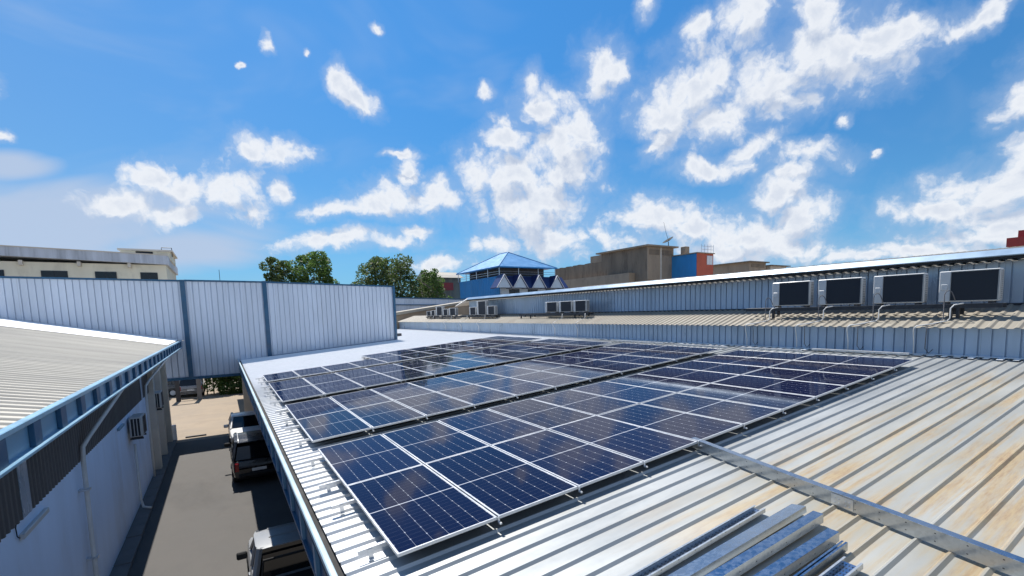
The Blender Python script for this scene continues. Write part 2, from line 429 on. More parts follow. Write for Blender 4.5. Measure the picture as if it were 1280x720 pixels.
def solar_roof_material():
    m, g, b = new_mat('zincalume_roof_sheet')
    P = g.n('ShaderNodeNewGeometry').outputs['Position']
    s = g.n('ShaderNodeSeparateXYZ', (P,))
    n = g.noise(g.v('MULTIPLY', P, (.25, 1.2, 1)), 1.6, 7, .62)
    fine = g.noise(g.v('MULTIPLY', P, (.7, 5, 1)), 7, 6, .65)
    c = g.mix(g.step(n, .28, .72), (.315, .33, .327), (.40, .415, .412))
    c = g.mix(g.m('MULTIPLY', g.step(fine, .45, .75), .35), c, (.33, .32, .295))
    # rust stains: streaks along the ribs, only on the old sheets beside the array
    st = g.noise(g.v('MULTIPLY', P, (.22, 4.2, 1)), 1.25, 8, .66, dist=.25)
    patch = g.noise(P, .55, 4, .55)
    zone = g.m('MULTIPLY', g.step(s.outputs[1], -1.6, -.3, 1, 0), g.step(s.outputs[0], 1.4, 4.0, 0, 1))
    zone = g.m('MULTIPLY', zone, g.step(s.outputs[0], 10.5, 13.5, 1, .25))
    rust = g.m('MULTIPLY', g.m('MULTIPLY', g.step(g.m('ADD', g.m('MULTIPLY', st, .72), g.m('MULTIPLY', patch, .34)), .50, .66), zone), .62)
    c = g.mix(g.m('MULTIPLY', zone, .42), c, (.46, .43, .34))
    # sun glare painted as white base colour on the far roof; eave whitened too
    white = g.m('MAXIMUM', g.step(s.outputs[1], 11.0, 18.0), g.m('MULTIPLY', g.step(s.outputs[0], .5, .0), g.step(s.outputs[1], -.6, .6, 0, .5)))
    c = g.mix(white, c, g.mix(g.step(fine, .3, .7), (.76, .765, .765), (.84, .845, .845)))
    pale = g.m('MULTIPLY', g.m('MULTIPLY', g.step(st, .40, .60), zone), .45)
    c = g.mix(pale, c, (.46, .37, .21))
    rc = g.mix(g.step(fine, .35, .7), (.50, .345, .15), (.34, .18, .07))
    c = g.mix(rust, c, rc)
    link(g, c, b.inputs['Base Color'])
    link(g, g.step(n, .2, .8, .38, .54), b.inputs['Roughness'])
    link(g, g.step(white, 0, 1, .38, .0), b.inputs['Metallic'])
    bn = g.n('ShaderNodeBump', {'Strength': .12, 'Distance': .01, 'Height': g.noise(P, 9, 4, .5)})
    link(g, bn.outputs[0], b.inputs['Normal'])
    return m
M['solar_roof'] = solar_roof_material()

PW, PL, PU, PV = 1.134, 2.278, 1.154, 2.298


def cell_material():
    m, g, b = new_mat('monocrystalline_cells_under_glass')
    O = g.n('ShaderNodeTexCoord').outputs['Object']
    s = g.n('ShaderNodeSeparateXYZ', (O,))
    mx, my, gap = .024, .022, .009
    cw = (PW - 2 * mx) / 6
    ch = (PL / 2 - my - gap) / 12
    x = g.m('DIVIDE', g.m('SUBTRACT', s.outputs[0], mx), cw)
    yy = g.m('ABSOLUTE', g.m('SUBTRACT', s.outputs[1], PL / 2))          # mirrored about the centre seam
    y = g.m('DIVIDE', g.m('SUBTRACT', yy, gap), ch)
    dx = g.m('MULTIPLY', g.m('SUBTRACT', .5, g.m('ABSOLUTE', g.m('SUBTRACT', g.m('FRACT', x), .5))), cw)
    dy = g.m('MULTIPLY', g.m('SUBTRACT', .5, g.m('ABSOLUTE', g.m('SUBTRACT', g.m('FRACT', y), .5))), ch)
    y2 = g.m('MULTIPLY', y, .5)
    dy2 = g.m('MULTIPLY', g.m('SUBTRACT', .5, g.m('ABSOLUTE', g.m('SUBTRACT', g.m('FRACT', y2), .5))), ch * 2)
    colgap = g.m('LESS_THAN', dx, .0017)
    rowgap = g.m('MULTIPLY', g.m('LESS_THAN', dy, .0011), .16)
    dia = g.m('LESS_THAN', g.m('ADD', dx, dy2), .0105)
    white = g.m('MAXIMUM', g.m('MAXIMUM', g.m('MULTIPLY', colgap, .6), rowgap), dia)
    edge = g.m('MAXIMUM', g.m('LESS_THAN', yy, gap), g.m('MAXIMUM', g.m('GREATER_THAN', y, 12.0), g.m('MAXIMUM', g.m('LESS_THAN', x, 0.0), g.m('GREATER_THAN', x, 6.0))))
    white = g.m('MAXIMUM', white, edge)
    # fine busbars inside each cell
    bx = g.m('FRACT', g.m('MULTIPLY', x, 9.0))
    bus = g.m('MULTIPLY', g.m('LESS_THAN', bx, .06), .035)
    white = g.m('MAXIMUM', white, bus)
    rnd = g.n('ShaderNodeObjectInfo').outputs['Random']
    cell = g.mix(rnd, (.0032, .0058, .026), (.0045, .0082, .036))
    c = g.mix(white, cell, (.42, .44, .48))
    dustn = g.noise(g.n('ShaderNodeNewGeometry').outputs['Position'], 1.3, 6, .65)
    c = g.mix(g.m('MULTIPLY', g.step(dustn, .42, .8), .008), c, (.5, .46, .4))
    link(g, c, b.inputs['Base Color'])
    link(g, g.step(dustn, .3, .7, .03, .075), b.inputs['Roughness'])
    b.inputs['IOR'].default_value = 1.25
    b.inputs['Specular Tint'].default_value = (.55, .72, 1, 1)          # blue anti-reflection coating
    df = g.n('ShaderNodeBsdfDiffuse'); link(g, c, df.inputs[0])        # textured glass returns only part of the mirror image
    mx = g.n('ShaderNodeMixShader', (.22,)); link(g, b.outputs[0], mx.inputs[1]); link(g, df.outputs[0], mx.inputs[2])
    link(g, mx.outputs[0], [x for x in g.t.nodes if x.type == 'OUTPUT_MATERIAL'][0].inputs[0])
    return m
M['cells'] = cell_material()

# ================================================================== SETTING
GZ = -4.35
def slab(name, x0, x1, y0, y1, z, m, nx=1, ny=1):
    mb = MB(); mb.add([(x0, y0, z), (x1, y0, z), (x1, y1, z), (x0, y1, z)], [(0, 1, 2, 3)])
    return tag(mb.build(name, m), kind='structure')
slab('ground', -1500, 1500, -900, 2500, GZ - .012, M['ground'])
slab('yard', -30, 24, 26.3, 50.5, GZ - .004, M['yard'])
slab('alley_lane', -4.3, 13.0, -12, 27.6, GZ, M['concrete'])
mb = MB()
y = -8.0
while y < 27.5:
    mb.box(-4.28, -3.86, y + .012, y + .985, GZ + .002, GZ + .10 + random.uniform(-.008, .008), .012); y += 1.0
tag(mb.build('pavement', M['apron']), kind='structure')

# ------------------------------------------------ main building carrying the array
cb = thing('carport_building', 'long low building with ribbed metal roof carrying the solar panels', 'building', (0, 0, 0))
RH, RIBH = -.185, .030                                        # pan and rib height under the panel plane
mb = MB(); mb.M = RM
mb.corr((-.45, -7.2, RH), (0, 1, 0), (0, 0, 1), (1, 0, 0), 51.6, 0, 14.86, .2625, .016, .026, RIBH, start=.11, mid=False, segs=6)
mb.cur = 1
mb.add([(-.45, -7.2, RH - .05), (14.4, -7.2, RH - .05), (14.4, 44.4, RH - .05), (-.45, 44.4, RH - .05)], [(3, 2, 1, 0)])
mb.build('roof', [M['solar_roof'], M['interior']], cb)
# gutter along the eave: pale lip, dark trough, deep blue girder with stiffeners below
mb = MB()
mb.box(-.60, -.535, -7.2, 31.0, -.185, -.10, .012)
mb.build('gutter', M['blue_trim'], cb)
mb = MB()
mb.box(-.575, -.44, -7.2, 31.0, -.30, -.255)
mb.box(-.535, -.525, -7.2, 31.0, -.255, -.185)
gut = mb.build('gutter_trough', M['black'], cb)
mb = MB()
mb.box(-.53, -.50, -7.2, 31.0, -.70, -.30)
mb.box(-.575, -.44, -7.2, 31.0, -.752, -.70)
fas = mb.build('fascia', M['blue_steel'], cb)
y = -6.8
while y < 30.5:
    mb = MB(); mb.prism([(-.58, y, -.30), (-.531, y, -.30), (-.531, y, -.70), (-.57, y, -.70)], (0, .16, 0)); mb.build('stiffener', M['blue_steel_light'], fas); y += 1.16
for yy in (-5.0, 1.0, 7.0, 13.5, 20.0, 26.5):
    p = MB(); p.box(3.3, 3.5, yy - .1, yy + .1, GZ, -.05, .008); p.build('post', M['blue_steel'], cb)
mb = MB(); mb.box(6.0, 6.15, -7, 44, GZ, .2)
mb.build('back_wall', M['beige_wall'], cb)
mb = MB(); mb.box(-.44, 6.0, 30.6, 30.75, GZ, -.3); mb.build('end_wall', M['beige_wall'], cb)
mb = MB(); mb.box(6.15, 14.3, -7.1, -6.95, GZ, .3); mb.box(14.3, 14.39, -7.1, 44, GZ, .6); mb.build('side_wall', M['beige_wall'], cb)
# white flashing and rib stops where the roof meets the tall wall
mb = MB(); mb.M = RM
y = -7.0
while y < 44:
    w = random.uniform(.10, .2)
    mb.box(14.16 + random.uniform(-.05, .05), 14.46, y, y + w, RH + RIBH + .003, RH + RIBH + .014); y += .2625
mb.box(14.33, 14.45, -7.2, 44.4, RH + RIBH + .016, RH + RIBH + .03)
mb.build('flashing', M['white_flash'], cb)

# ------------------------------------------------ left building
lb = thing('metal_roofed_building', 'long white walled building with grey metal roof and deep blue gutter beside the alley', 'building')
TS = .2044
n_ = Vector((TS, 0, 1)).normalized(); b_ = Vector((-1, 0, TS)).normalized()
mb = MB()
mb.corr((-3.40, -6.0, 1.185), (0, 1, 0), n_, b_, 35.9, 0, 16.0, .30, .05, .03, .028, segs=2)
mb.build('roof', M['left_roof'], lb)
mb = MB()
mb.corr((-3.42, 23.2, 1.236), (0, 1, 0), n_, b_, 6.65, lambda t: .04, lambda t: 7.6, .30, .05, .03, .02)
mb.build('roof_sheet', M['white_sheet'], lb)['label'] = 'bright white sheets at the far end of the roof'
mb = MB()
mb.corr((-6.5, 27.4, 1.236 + .64), (0, 1, 0), n_, b_, 2.5, 3.0, 8.5, .3, .05, .03, .02)
mb.build('roof_sheet', M['white_sheet'], lb)
mb = MB(); mb.box(-3.40, -3.30, -6.0, 30.0, 1.155, 1.225, .01); mb.build('gutter_rail', M['rail_blue'], lb)
mb = MB(); mb.box(-3.41, -3.28, -6.0, 30.0, .800, .850, .01); mb.build('gutter_rail', M['rail_blue'], lb)
gw = MB(); gw.box(-3.392, -3.37, -6.0, 30.0, .85, 1.155); gwo = gw.build('gutter_web', M['blue_steel_light'], lb)
y = 2.573 - 1.165 * 7
while y < 29.8:
    s_ = MB(); s_.box(-3.37, -3.312, y - .14, y + .14, .853, 1.152, .006); s_.build('stiffener', M['blue_steel'], gwo); y += 1.165
mb = MB()
mb.box(-4.24, -3.392, -6.0, 30.0, .855, .885)
mb.build('soffit', M['clad'], lb)
mb = MB()
mb.corr((-4.212, -6.0, 0), (0, 1, 0), (1, 0, 0), (0, 0, 1), 29.5, -.75, .85, .19, .05, .03, .025, start=.05)
mb.build('wall_cladding', M['clad'], lb)
for yy in (6.05, 19.5):
    c = MB(); c.box(-4.184, -4.176, yy, yy + .42, -.735, .85); c.build('translucent_sheet', M['wall_sheet'], lb)
mb = MB(); mb.box(-18, -4.25, -6, 28.0, GZ, .83); mb.build('wall', M['white_wall'], lb)
for yy in (21.9, 24.6, 27.6):
    c = MB(); c.box(-4.25, -4.02, yy, yy + .38, GZ, .80); c.build('pilaster', M['beige_wall'], lb)
mb = MB(); mb.box(-4.249, -4.23, 24.98, 27.6, GZ + .002, -.2); mb.build('wall_panel', M['beige_wall'], lb)  # beige colour stands in for a sunlit patch on the wall
d = MB(); d.box(-4.25, -4.20, 23.1, 24.0, GZ + .1, GZ + 2.2, .01); do = d.build('door', M['blue_steel_light'], lb)
d = MB(); d.box(-4.198, -4.17, 23.2, 23.24, GZ + 1.0, GZ + 1.2); d.build('handle', M['galv'], do)
def downpipe(pts, r=.046):
    mb = MB(); mb.tube(pts, r, 10)
    for p in pts[2:]:
        pass
    q = mb.build('downpipe', M['pipe'], lb, True)
    return q
dp = downpipe([(-3.45, 11.35, .80), (-3.5, 11.2, .72), (-4.02, 9.95, -.22), (-4.12, 9.75, -.42), (-4.13, 9.7, -.7), (-4.13, 9.6, GZ + .25), (-4.0, 9.62, GZ + .14)])
for z in (-1.4, -3.0):
    c = MB(); c.box(-4.25, -4.05, 9.55, 9.7, z, z + .04); c.build('pipe_clip', M['galv'], dp)
downpipe([(-3.45, 24.4, .80), (-3.5, 24.2, .72), (-4.02, 20.9, -.10), (-4.12, 20.5, -.3), (-4.13, 20.4, -.6), (-4.13, 20.4, GZ + .2)])
downpipe([(-4.14, 16.6, -1.9), (-4.14, 16.6, GZ + .45), (-4.08, 16.5, GZ + .2), (-3.85, 16.4, GZ + .14)], .04)

# ------------------------------------------------ tall corrugated screen across the end of the alley
fn = thing('metal_fence', 'tall pale corrugated metal screen with blue frame across the end of the alley', 'fence', (0, 0, 0))
FY = 30.1
def fence_panel(x0, x1, lo, hi0, hi1, pitch):
    mb = MB()
    L = x1 - x0
    mb.corr((x0, FY, 0), (1, 0, 0), (0, -1, 0), (0, 0, 1), L, lo, lambda t: hi0 + (hi1 - hi0) * t / L, pitch, .028, .012, -.055, start=.06)
    mb.build('panel_sheet', M['fence_sheet'], fn)
    r = MB(); r.bar((x0, FY - .02, hi0 + .03), (x1, FY - .02, hi1 + .03), .14, .10); r.build('top_rail', M['blue_steel'], fn)
fence_panel(-17.0, -3.12, lambda t: 1.22 + (13.6 - t) * .204, 4.82, 4.66, .285)
mb = MB(); mb.corr((-4.6, FY + .004, 0), (1, 0, 0), (0, -1, 0), (0, 0, 1), 1.46, -1.0, 1.17, .30, .028, .012, -.055, start=.06); mb.build('panel_sheet', M['fence_sheet'], fn)
fence_panel(-2.94, 1.10, -1.0, 4.68, 4.64, .30)
fence_panel(1.30, 9.42, lambda t: -.05 + t * .0777, 4.63, 4.42, .285)
mb = MB(); mb.box(-4.6, 1.2, FY - .06, FY + .12, -1.16, -1.0); mb.build('bottom_rail', M['blue_steel'], fn)
mb = MB(); mb.bar((1.3, FY - .03, -.08), (9.42, FY - .03, .55), .10, .09); mb.build('bottom_rail', M['blue_steel'], fn)
for x, z0, z1 in ((-3.03, -1.0, 4.75), (1.20, -1.0, 4.74), (9.50, .45, 4.50)):
    p = MB(); p.box(x - .10 if x > 9 else x - .12, x + .06 if x > 9 else x + .12, FY - .13, FY + .10, z0, z1, .01); p.build('post', M['blue_steel'], fn)

# ------------------------------------------------ right hand warehouse
wb = thing('warehouse_building', 'blue grey corrugated warehouse with a stepped metal roof behind the panels', 'building')
WX = 14.42
WY0, WY1 = -9.0, 44.5
mb = MB()
mb.corr((WX, WY0, 0), (0, 1, 0), (-1, 0, 0), (0, 0, 1), WY1 - WY0, .70, 1.70, .25, .022, .010, -.045, start=.03)
mb.build('lower_wall', M['wall_sheet'], wb)
# lower roof sheet
TA = .305
na = Vector((-TA, 0, 1)).normalized(); ba = Vector((1, 0, TA)).normalized()
mb = MB()
mb.corr((14.18, WY0, 1.665), (0, 1, 0), na, ba, WY1 - WY0, 0, 1.93, .25, .05, .045, .035, start=.02, segs=2)
mb.build('lower_roof', M['awning'], wb)
mb = MB()
mb.corr((16.0, WY0, 0), (0, 1, 0), (-1, 0, 0), (0, 0, 1), 31.0 - WY0, 2.12, 3.50, .25, .022, .010, -.045, start=.1)
mb.build('upper_wall', M['wall_sheet'], wb)
mb = MB(); mb.box(15.93, 15.985, WY0, 31.0, 2.19, 2.255); mb.build('flashing', M['rack'], wb)
def ztop(y): return 3.345 + .006 * max(0, 0)
ua = Vector((1, 0, .10)).normalized(); un = Vector((-.10, 0, 1)).normalized()
mb = MB()
mb.corr((15.44, WY0, 3.30), (0, 1, 0), un, ua, 31.2 - WY0, 0, 14.0, .25, .05, .05, .045, start=.02)
mb.build('upper_roof', M['awning'], wb)
mb = MB(); mb.box(15.75, 15.80, WY0, 31.0, 3.39, 3.47); mb.build('roof_gap', M['rack'], wb)
mb = MB(); mb.prism([(15.62, WY0, 3.455), (15.60, WY0, 3.48), (15.76, WY0, 3.640), (29.4, WY0, 4.14), (29.4, WY0, 4.0)], (0, 30.6 - WY0, 0))
mb.build('roof_cap', M['cap'], wb)
# the roof tail that dives down at the far end
mb = MB()
mb.prism([(15.6, 30.6, 3.50), (15.72, 30.6, 3.63), (15.72, 33.0, 3.05), (15.6, 33.0, 2.95)], (4.0, 0, .3))
mb.build('roof_tail', M['white_sheet'], wb)
mb = MB(); mb.box(16.0, 30.0, 30.98, 31.0, .7, 3.4); mb.box(29.9, 30, WY0, 30.98, -4, 4.3); mb.build('end_wall', M['wall_sheet'], wb)
mb = MB(); mb.box(14.44, 16.0, 44.42, 44.5, -4.3, 1.7); mb.build('end_wall', M['beige_wall'], wb)

# ================================================================== SOLAR ARRAY
def make_panel():
    root = thing('solar_panel', 'solar panel', 'solar panel', group='solar panels laid in rows on the metal roof')
    f = MB()
    w, z0, z1 = .019, -.035, .0
    f.box(0, PW, 0, w, z0, z1, .0015); f.box(0, PW, PL - w, PL, z0, z1, .0015)
    f.box(0, w, w + .0005, PL - w - .0005, z0, z1, .0015); f.box(PW - w, PW, w + .0005, PL - w - .0005, z0, z1, .0015)
    f.build('frame', M['alum'], root)
    c = MB(); c.box(w, PW - w, w, PL - w, -.010, -.003); c.build('cell_sheet', M['cells'], root)
    j = MB(); j.box(PW / 2 - .06, PW / 2 + .06, PL / 2 - .03, PL / 2 + .03, -.03, -.011, .003); j.build('junction_box', M['black'], root)
    return root
ORD = ['first', 'second', 'third', 'fourth', 'fifth', 'sixth', 'seventh', 'eighth', 'ninth', 'tenth', 'eleventh', 'twelfth']
ROWS = []     # y of the row, first column, columns, words
for (y0, n, word) in ((0, 2, 'nearest array'), (5.20, 2, 'second array'), (10.47, 2, 'third array')):
    ROWS.append((y0, 0, 11, 'front row of the ' + word)); ROWS.append((y0 + PV, 0, 11, 'back row of the ' + word))
ROWS.append((15.72, 0, 11, 'front row of the farthest array'))
ROWS.append((15.72 + PV, 4, 7, 'short back row of the farthest array'))
proto = None
for (y0, c0, n, words) in ROWS:
    for k in range(n):
        if proto is None: proto = o = make_panel()
        else: o = copy_tree(proto)
        tilt = random.gauss(0, .0022)
        o.location = RP((c0 + k) * PU, y0, random.uniform(-.002, .002))
        o.rotation_euler = (random.gauss(0, .0022), -SL + tilt, 0)
        o['label'] = 'dark solar panel %s from the eave, %s' % (ORD[k], words)
# mounting rails with feet, two under every row
rp = None
for (y0, c0, n, words) in ROWS:
    for q, ww in ((.42, 'nearer'), (1.82, 'farther')):
        x0 = c0 * PU - (.29 if c0 == 0 else .12)
        L = n * PU + (.39 if c0 == 0 else .2)
        r = thing('mounting_rail', '%s silver rail under the %s' % (ww, words), 'rail', RP(x0, y0 + q, 0), (0, -SL, 0), 'rails carrying the solar panels')
        b = MB(); b.box(0, L, -.02, .02, -.082, -.037); b.build('rail_bar', M['rail'], r)
        u = .12
        while u < L:
            ft = MB(); ft.box(u - .025, u + .025, -.06, .02, RH + RIBH, RH + RIBH + .006); ft.box(u - .025, u + .025, -.028, -.0215, RH + RIBH + .006, -.05)
            ft.build('foot', M['rail'], r); u += 1.3
# clamps at the front edges of the arrays
def clamp_at(u, y, lab, g='clamps along the front edges of the arrays'):
    c = MB(); c.box(-.014, .014, -.06, -.004, -.075, -.055, .002); c.box(-.012, .012, -.014, -.004, -.055, -.002)
    o = c.build('end_clamp', M['rail']); o.location = RP(u, y, 0); o.rotation_euler = (0, -SL, 0)
    return tag(o, lab, 'clamp', g)
first = None
for (y0, w) in ((0, 'nearest array'), (5.20, 'second array'), (10.47, 'third array'), (15.72, 'farthest array')):
    for k in range(1, 11):
        lab = 'small metal clamp at the %s joint, front edge of the %s' % (ORD[k - 1], w)
        if first is None: first = clamp_at(k * PU - .01, y0, lab)
        else:
            o = first.copy(); COL.objects.link(o); o.location = RP(k * PU - .01, y0, 0); o['label'] = lab

# ================================================================== CABLE TRAYS
p0 = RP(4.70, .16, 0); p1 = RP(3.68, -4.6, 0)
ct = thing('cable_tray', 'long galvanised covered cable tray running across the roof from the panels', 'cable tray', RP(4.70, .16, RH + RIBH + .002))
dr = (p1 - p0); L = dr.length; dr.normalize()
nr = Vector((-SS, 0, CS)); sr = nr.cross(dr).normalized()
ct.rotation_euler = Matrix((dr, sr, nr)).transposed().to_euler()
def tray_part(name, x0, x1, y0, y1, z0, z1, m, bev=0.0):
    b = MB(); b.box(x0, x1, y0, y1, z0, z1, bev); return b.build(name, m, ct)
TWD = .072
TH = .145
for k, (a, b) in enumerate(((0, 2.38), (2.384, L))):
    tray_part('tray_side', a, b, TWD / 2 - .002, TWD / 2, .0, TH, M['tray_side'])
    tray_part('tray_side', a, b, -TWD / 2, -TWD / 2 + .002, .0, TH, M['tray_side'])
    tray_part('tray_base', a, b, -TWD / 2 + .003, TWD / 2 - .003, .0, .003, M['tray_perf'])
    tray_part('tray_cover', a, b, -TWD / 2 - .006, TWD / 2 + .006, TH + .0005, TH + .006, M['tray_plain'], .0015)
tray_part('joint_plate', 2.26, 2.50, -TWD / 2 - .006, -TWD / 2 - .002, .01, TH - .015, M['galv'])
for xb in (2.30, 2.345, 2.42, 2.46):
    for zb in (.035, .085):
        b = MB(); b.tube([(xb, -TWD / 2 - .006, zb), (xb, -TWD / 2 - .013, zb)], .008, 6); b.build('bolt', M['galv'], ct)
tray_part('end_plate', -.004, -.001, -TWD / 2, TWD / 2, .0, TH, M['tray_plain'])

# spare lengths lying on the roof, parallel to the ribs
def channel(label, xe, y0, w, h, up, x0=1.0, lift=0.0, mats=('tray_perf', 'tray_side'), tilt=0.0, yaw=0.0):
    """U channel: up=True open side up"""
    L = xe - x0
    o = thing('cable_tray_length', label, 'cable tray', RP(x0, y0, RH + RIBH + .001 + lift), (0, -SL, 0), 'spare cable tray lengths lying on the roof')
    o.rotation_euler = (Matrix.Rotation(-SL, 3, 'Y') @ Matrix.Rotation(yaw, 3, 'Z') @ Matrix.Rotation(tilt, 3, 'X')).to_euler()
    t = .002
    zb = (0, t) if up else (h - t, h)
    b = MB(); b.box(0, L, -w / 2, w / 2, zb[0], zb[1]); b.build('tray_base', M[mats[0]], o)
    z0, z1 = (t, h) if up else (0, h - t)
    for sy in (-1, 1):
        s_ = MB(); s_.box(0, L, sy * w / 2 - (t if sy > 0 else 0), sy * w / 2 + (t if sy < 0 else 0), z0, z1)
        zl = z1 if up else z0
        a, c = sorted((sy * (w / 2 - .002), sy * (w / 2 - .018)))
        s_.box(0, L, a, c, zl - t if up else zl, zl if up else zl + t)
        s_.build('tray_side', M[mats[1]], o)
    return o
channel('perforated blue grey tray length lying open side up, farthest from the viewer', 3.52, -1.665, .125, .045, True, yaw=radians(.9))
channel('flat wide grey tray length lying upside down beside the perforated one', 3.80, -1.905, .15, .065, False, mats=('tray_plain', 'tray_plain'), tilt=radians(-9))
channel('pale blue topped tray length lying between the wide grey one and its twin', 3.72, -2.10, .10, .095, False, mats=('tray_plain', 'tray_side'), yaw=radians(-.7))
channel('pale blue topped tray length second nearest to the joint of the long tray', 3.47, -2.34, .10, .095, False, mats=('tray_plain', 'tray_side'), yaw=radians(-1.2))
channel('thin steel tray length standing on edge between two others', 3.36, -2.535, .05, .08, True, mats=('tray_plain', 'tray_plain'))
channel('short perforated tray length nearest to the viewer, holes showing', 3.16, -2.69, .15, .05, True)

# trunking lying at the head of the arrays
def trunking(y0, y1, u, lab):
    o = MB(); o.box(-.035, .035, 0, y1 - y0, 0, .05, .004)
    q = o.build('cable_trunking', M['galv']); q.location = RP(u, y0, RH + RIBH + .034); q.rotation_euler = (0, -SL, 0)
    l = MB(); l.box(-.038, .038, -.002, y1 - y0 + .002, .0505, .054); l.build('lid', M['alum'], q)
    tag(q, lab, 'cable trunking', 'cable trunking along the head of the arrays')
trunking(.55, 3.0, 14.02, 'silver cable trunking at the head of the nearest array')
trunking(3.1, 5.15, 13.6, 'silver cable trunking beside the wall between the first two arrays')
trunking(5.6, 7.9, 13.55, 'silver cable trunking at the head of the second array')
trunking(8.6, 11.6, 13.7, 'silver cable trunking at the head of the third array')
mb = MB(); mb.box(-.2, .2, -.15, .15, 0, .22, .02)
o = mb.build('loose_block', M['rack']); o.location = RP(15.0 * .72, 33.5, RH + RIBH); tag(o, 'small dark block lying on the bare white roof near the corrugated screen', 'block')

# ================================================================== AIR CONDITIONERS
def make_ac(label, loc, w=1.22, h=.83, d=.25, group='large air conditioners on the rack along the warehouse', tall=False):
    """front faces -X; y runs away from the viewer, so the plain panel is at the high y end"""
    o = thing('air_conditioner', label, 'air conditioner', loc, (0, 0, 0), group)
    c = MB(); c.box(0, d, 0, w, .05, h, .02); c.build('case', M['ac_case'], o)
    for ya in (.1, w - .2):
        f = MB(); f.box(.02, d - .02, ya, ya + .1, 0, .05); f.build('foot', M['rack'], o)
    a0, a1, t = .035, w * .79, .022
    k = MB(); k.box(-.006, 0, a0, a1, .085, h - .035); k.build('coil', M['ac_dark'], o)
    fr = MB()
    fr.box(-.02, 0, a0 - t, a0, .07, h - .015); fr.box(-.02, 0, a1, a1 + .012, .07, h - .015)
    fr.box(-.02, 0, a0, a1, .07, .085); fr.box(-.02, 0, a0, a1, h - .035, h - .015)
    if h > .75:
        cw = MB(); cw.box(-.018, 0, a1 + .06, w - .05, h * .42, h * .60, .008); cw.build('service_cover', M['ac_case'], o)
    fr.build('coil_guard', M['ac_frame'], o)
    gr = MB(); gr.box(.05, d - .04, -.004, 0, .09, h - .05)
    go = gr.build('end_grille', M['ac_dark'], o)
    s_ = MB()
    for i in range(int((h - .14) / .05) + 1): s_.box(.05, d - .04, -.014, -.004, .09 + i * .05, .108 + i * .05)
    for xx in (.042, d / 2, d - .05): s_.box(xx, xx + .014, -.015, -.004, .085, h - .045)
    s_.build('slats', M['ac_case'], go)
    return o
ACZ = 2.225
ACX = 14.80
for (ya, yb, lab) in ((3.53, 4.78, 'large grey air conditioner farthest left of the four on the near rack'), (2.05, 3.29, 'large grey air conditioner second from the left of the four on the near rack'),
                      (.56, 1.76, 'large grey air conditioner second from the right of the four on the near rack'), (-.93, .25, 'large grey air conditioner farthest right of the four on the near rack')):
    make_ac(lab, (ACX, ya, ACZ + .05), yb - ya, .85)
def rack(label, y0, y1, z, legs, x=14.8, hh=.11):
    o = thing('steel_rack', label, 'rack', (x, y0, z), group='steel racks for air conditioners on the lower roof')
    for xx in (0, .32):
        b = MB(); b.box(xx, xx + .06, 0, y1 - y0, -hh, 0, .004); b.build('beam', M['rack'], o)
    b = MB()
    yy = .3
    while yy < y1 - y0: b.box(.06, .32, yy, yy + .05, -hh + .02, -.02); yy += 1.2
    b.build('cross_bars', M['rack'], o)
    for ly in legs:
        for xx in (0, .32):
            rz = 1.665 + (x + xx - 14.18) * TA + .035 - z
            b = MB(); b.box(xx, xx + .07, ly - y0, ly - y0 + .07, rz, -hh + .002); b.build('leg', M['rack'], o)
rack('dark steel rack under the four large air conditioners', -1.0, 5.75, ACZ + .045, (-.2, -.05, 4.7))
SMALL = [(37.1, 38.1, .50, 'first'), (36.1, 36.95, .55, 'second'), (34.4, 35.8, .85, 'third'), (33.2, 34.2, .62, 'fourth'), (31.6, 32.9, .68, 'fifth'),
         (27.9, 29.0, .66, 'sixth'), (26.25, 27.7, 1.08, 'seventh'), (24.95, 26.1, .68, 'eighth')]
for a, b, h, w in SMALL:
    make_ac('small distant air conditioner, the %s of the eight from the left on the far rack' % w, (15.0, a, 2.17), b - a, h, .26, 'small air conditioners on the far racks')
rack('long dark steel rack under the eight far air conditioners', 24.8, 38.2, 2.165, (25.2, 26.4, 29.0, 31.7, 34.3, 36.2, 37.8), 14.97)
for a, b, w in ((17.55, 18.75, 'left'), (16.2, 17.4, 'middle'), (14.97, 16.06, 'right')):
    make_ac('mid sized air conditioner, %s one of the trio on the middle rack' % w, (15.0, a, 2.24), b - a, .66, .26, 'air conditioners on the middle rack')
rack('dark steel rack under the trio of air conditioners', 14.75, 21.7, 2.235, (15.1, 15.9, 20.3, 21.4), 14.97)
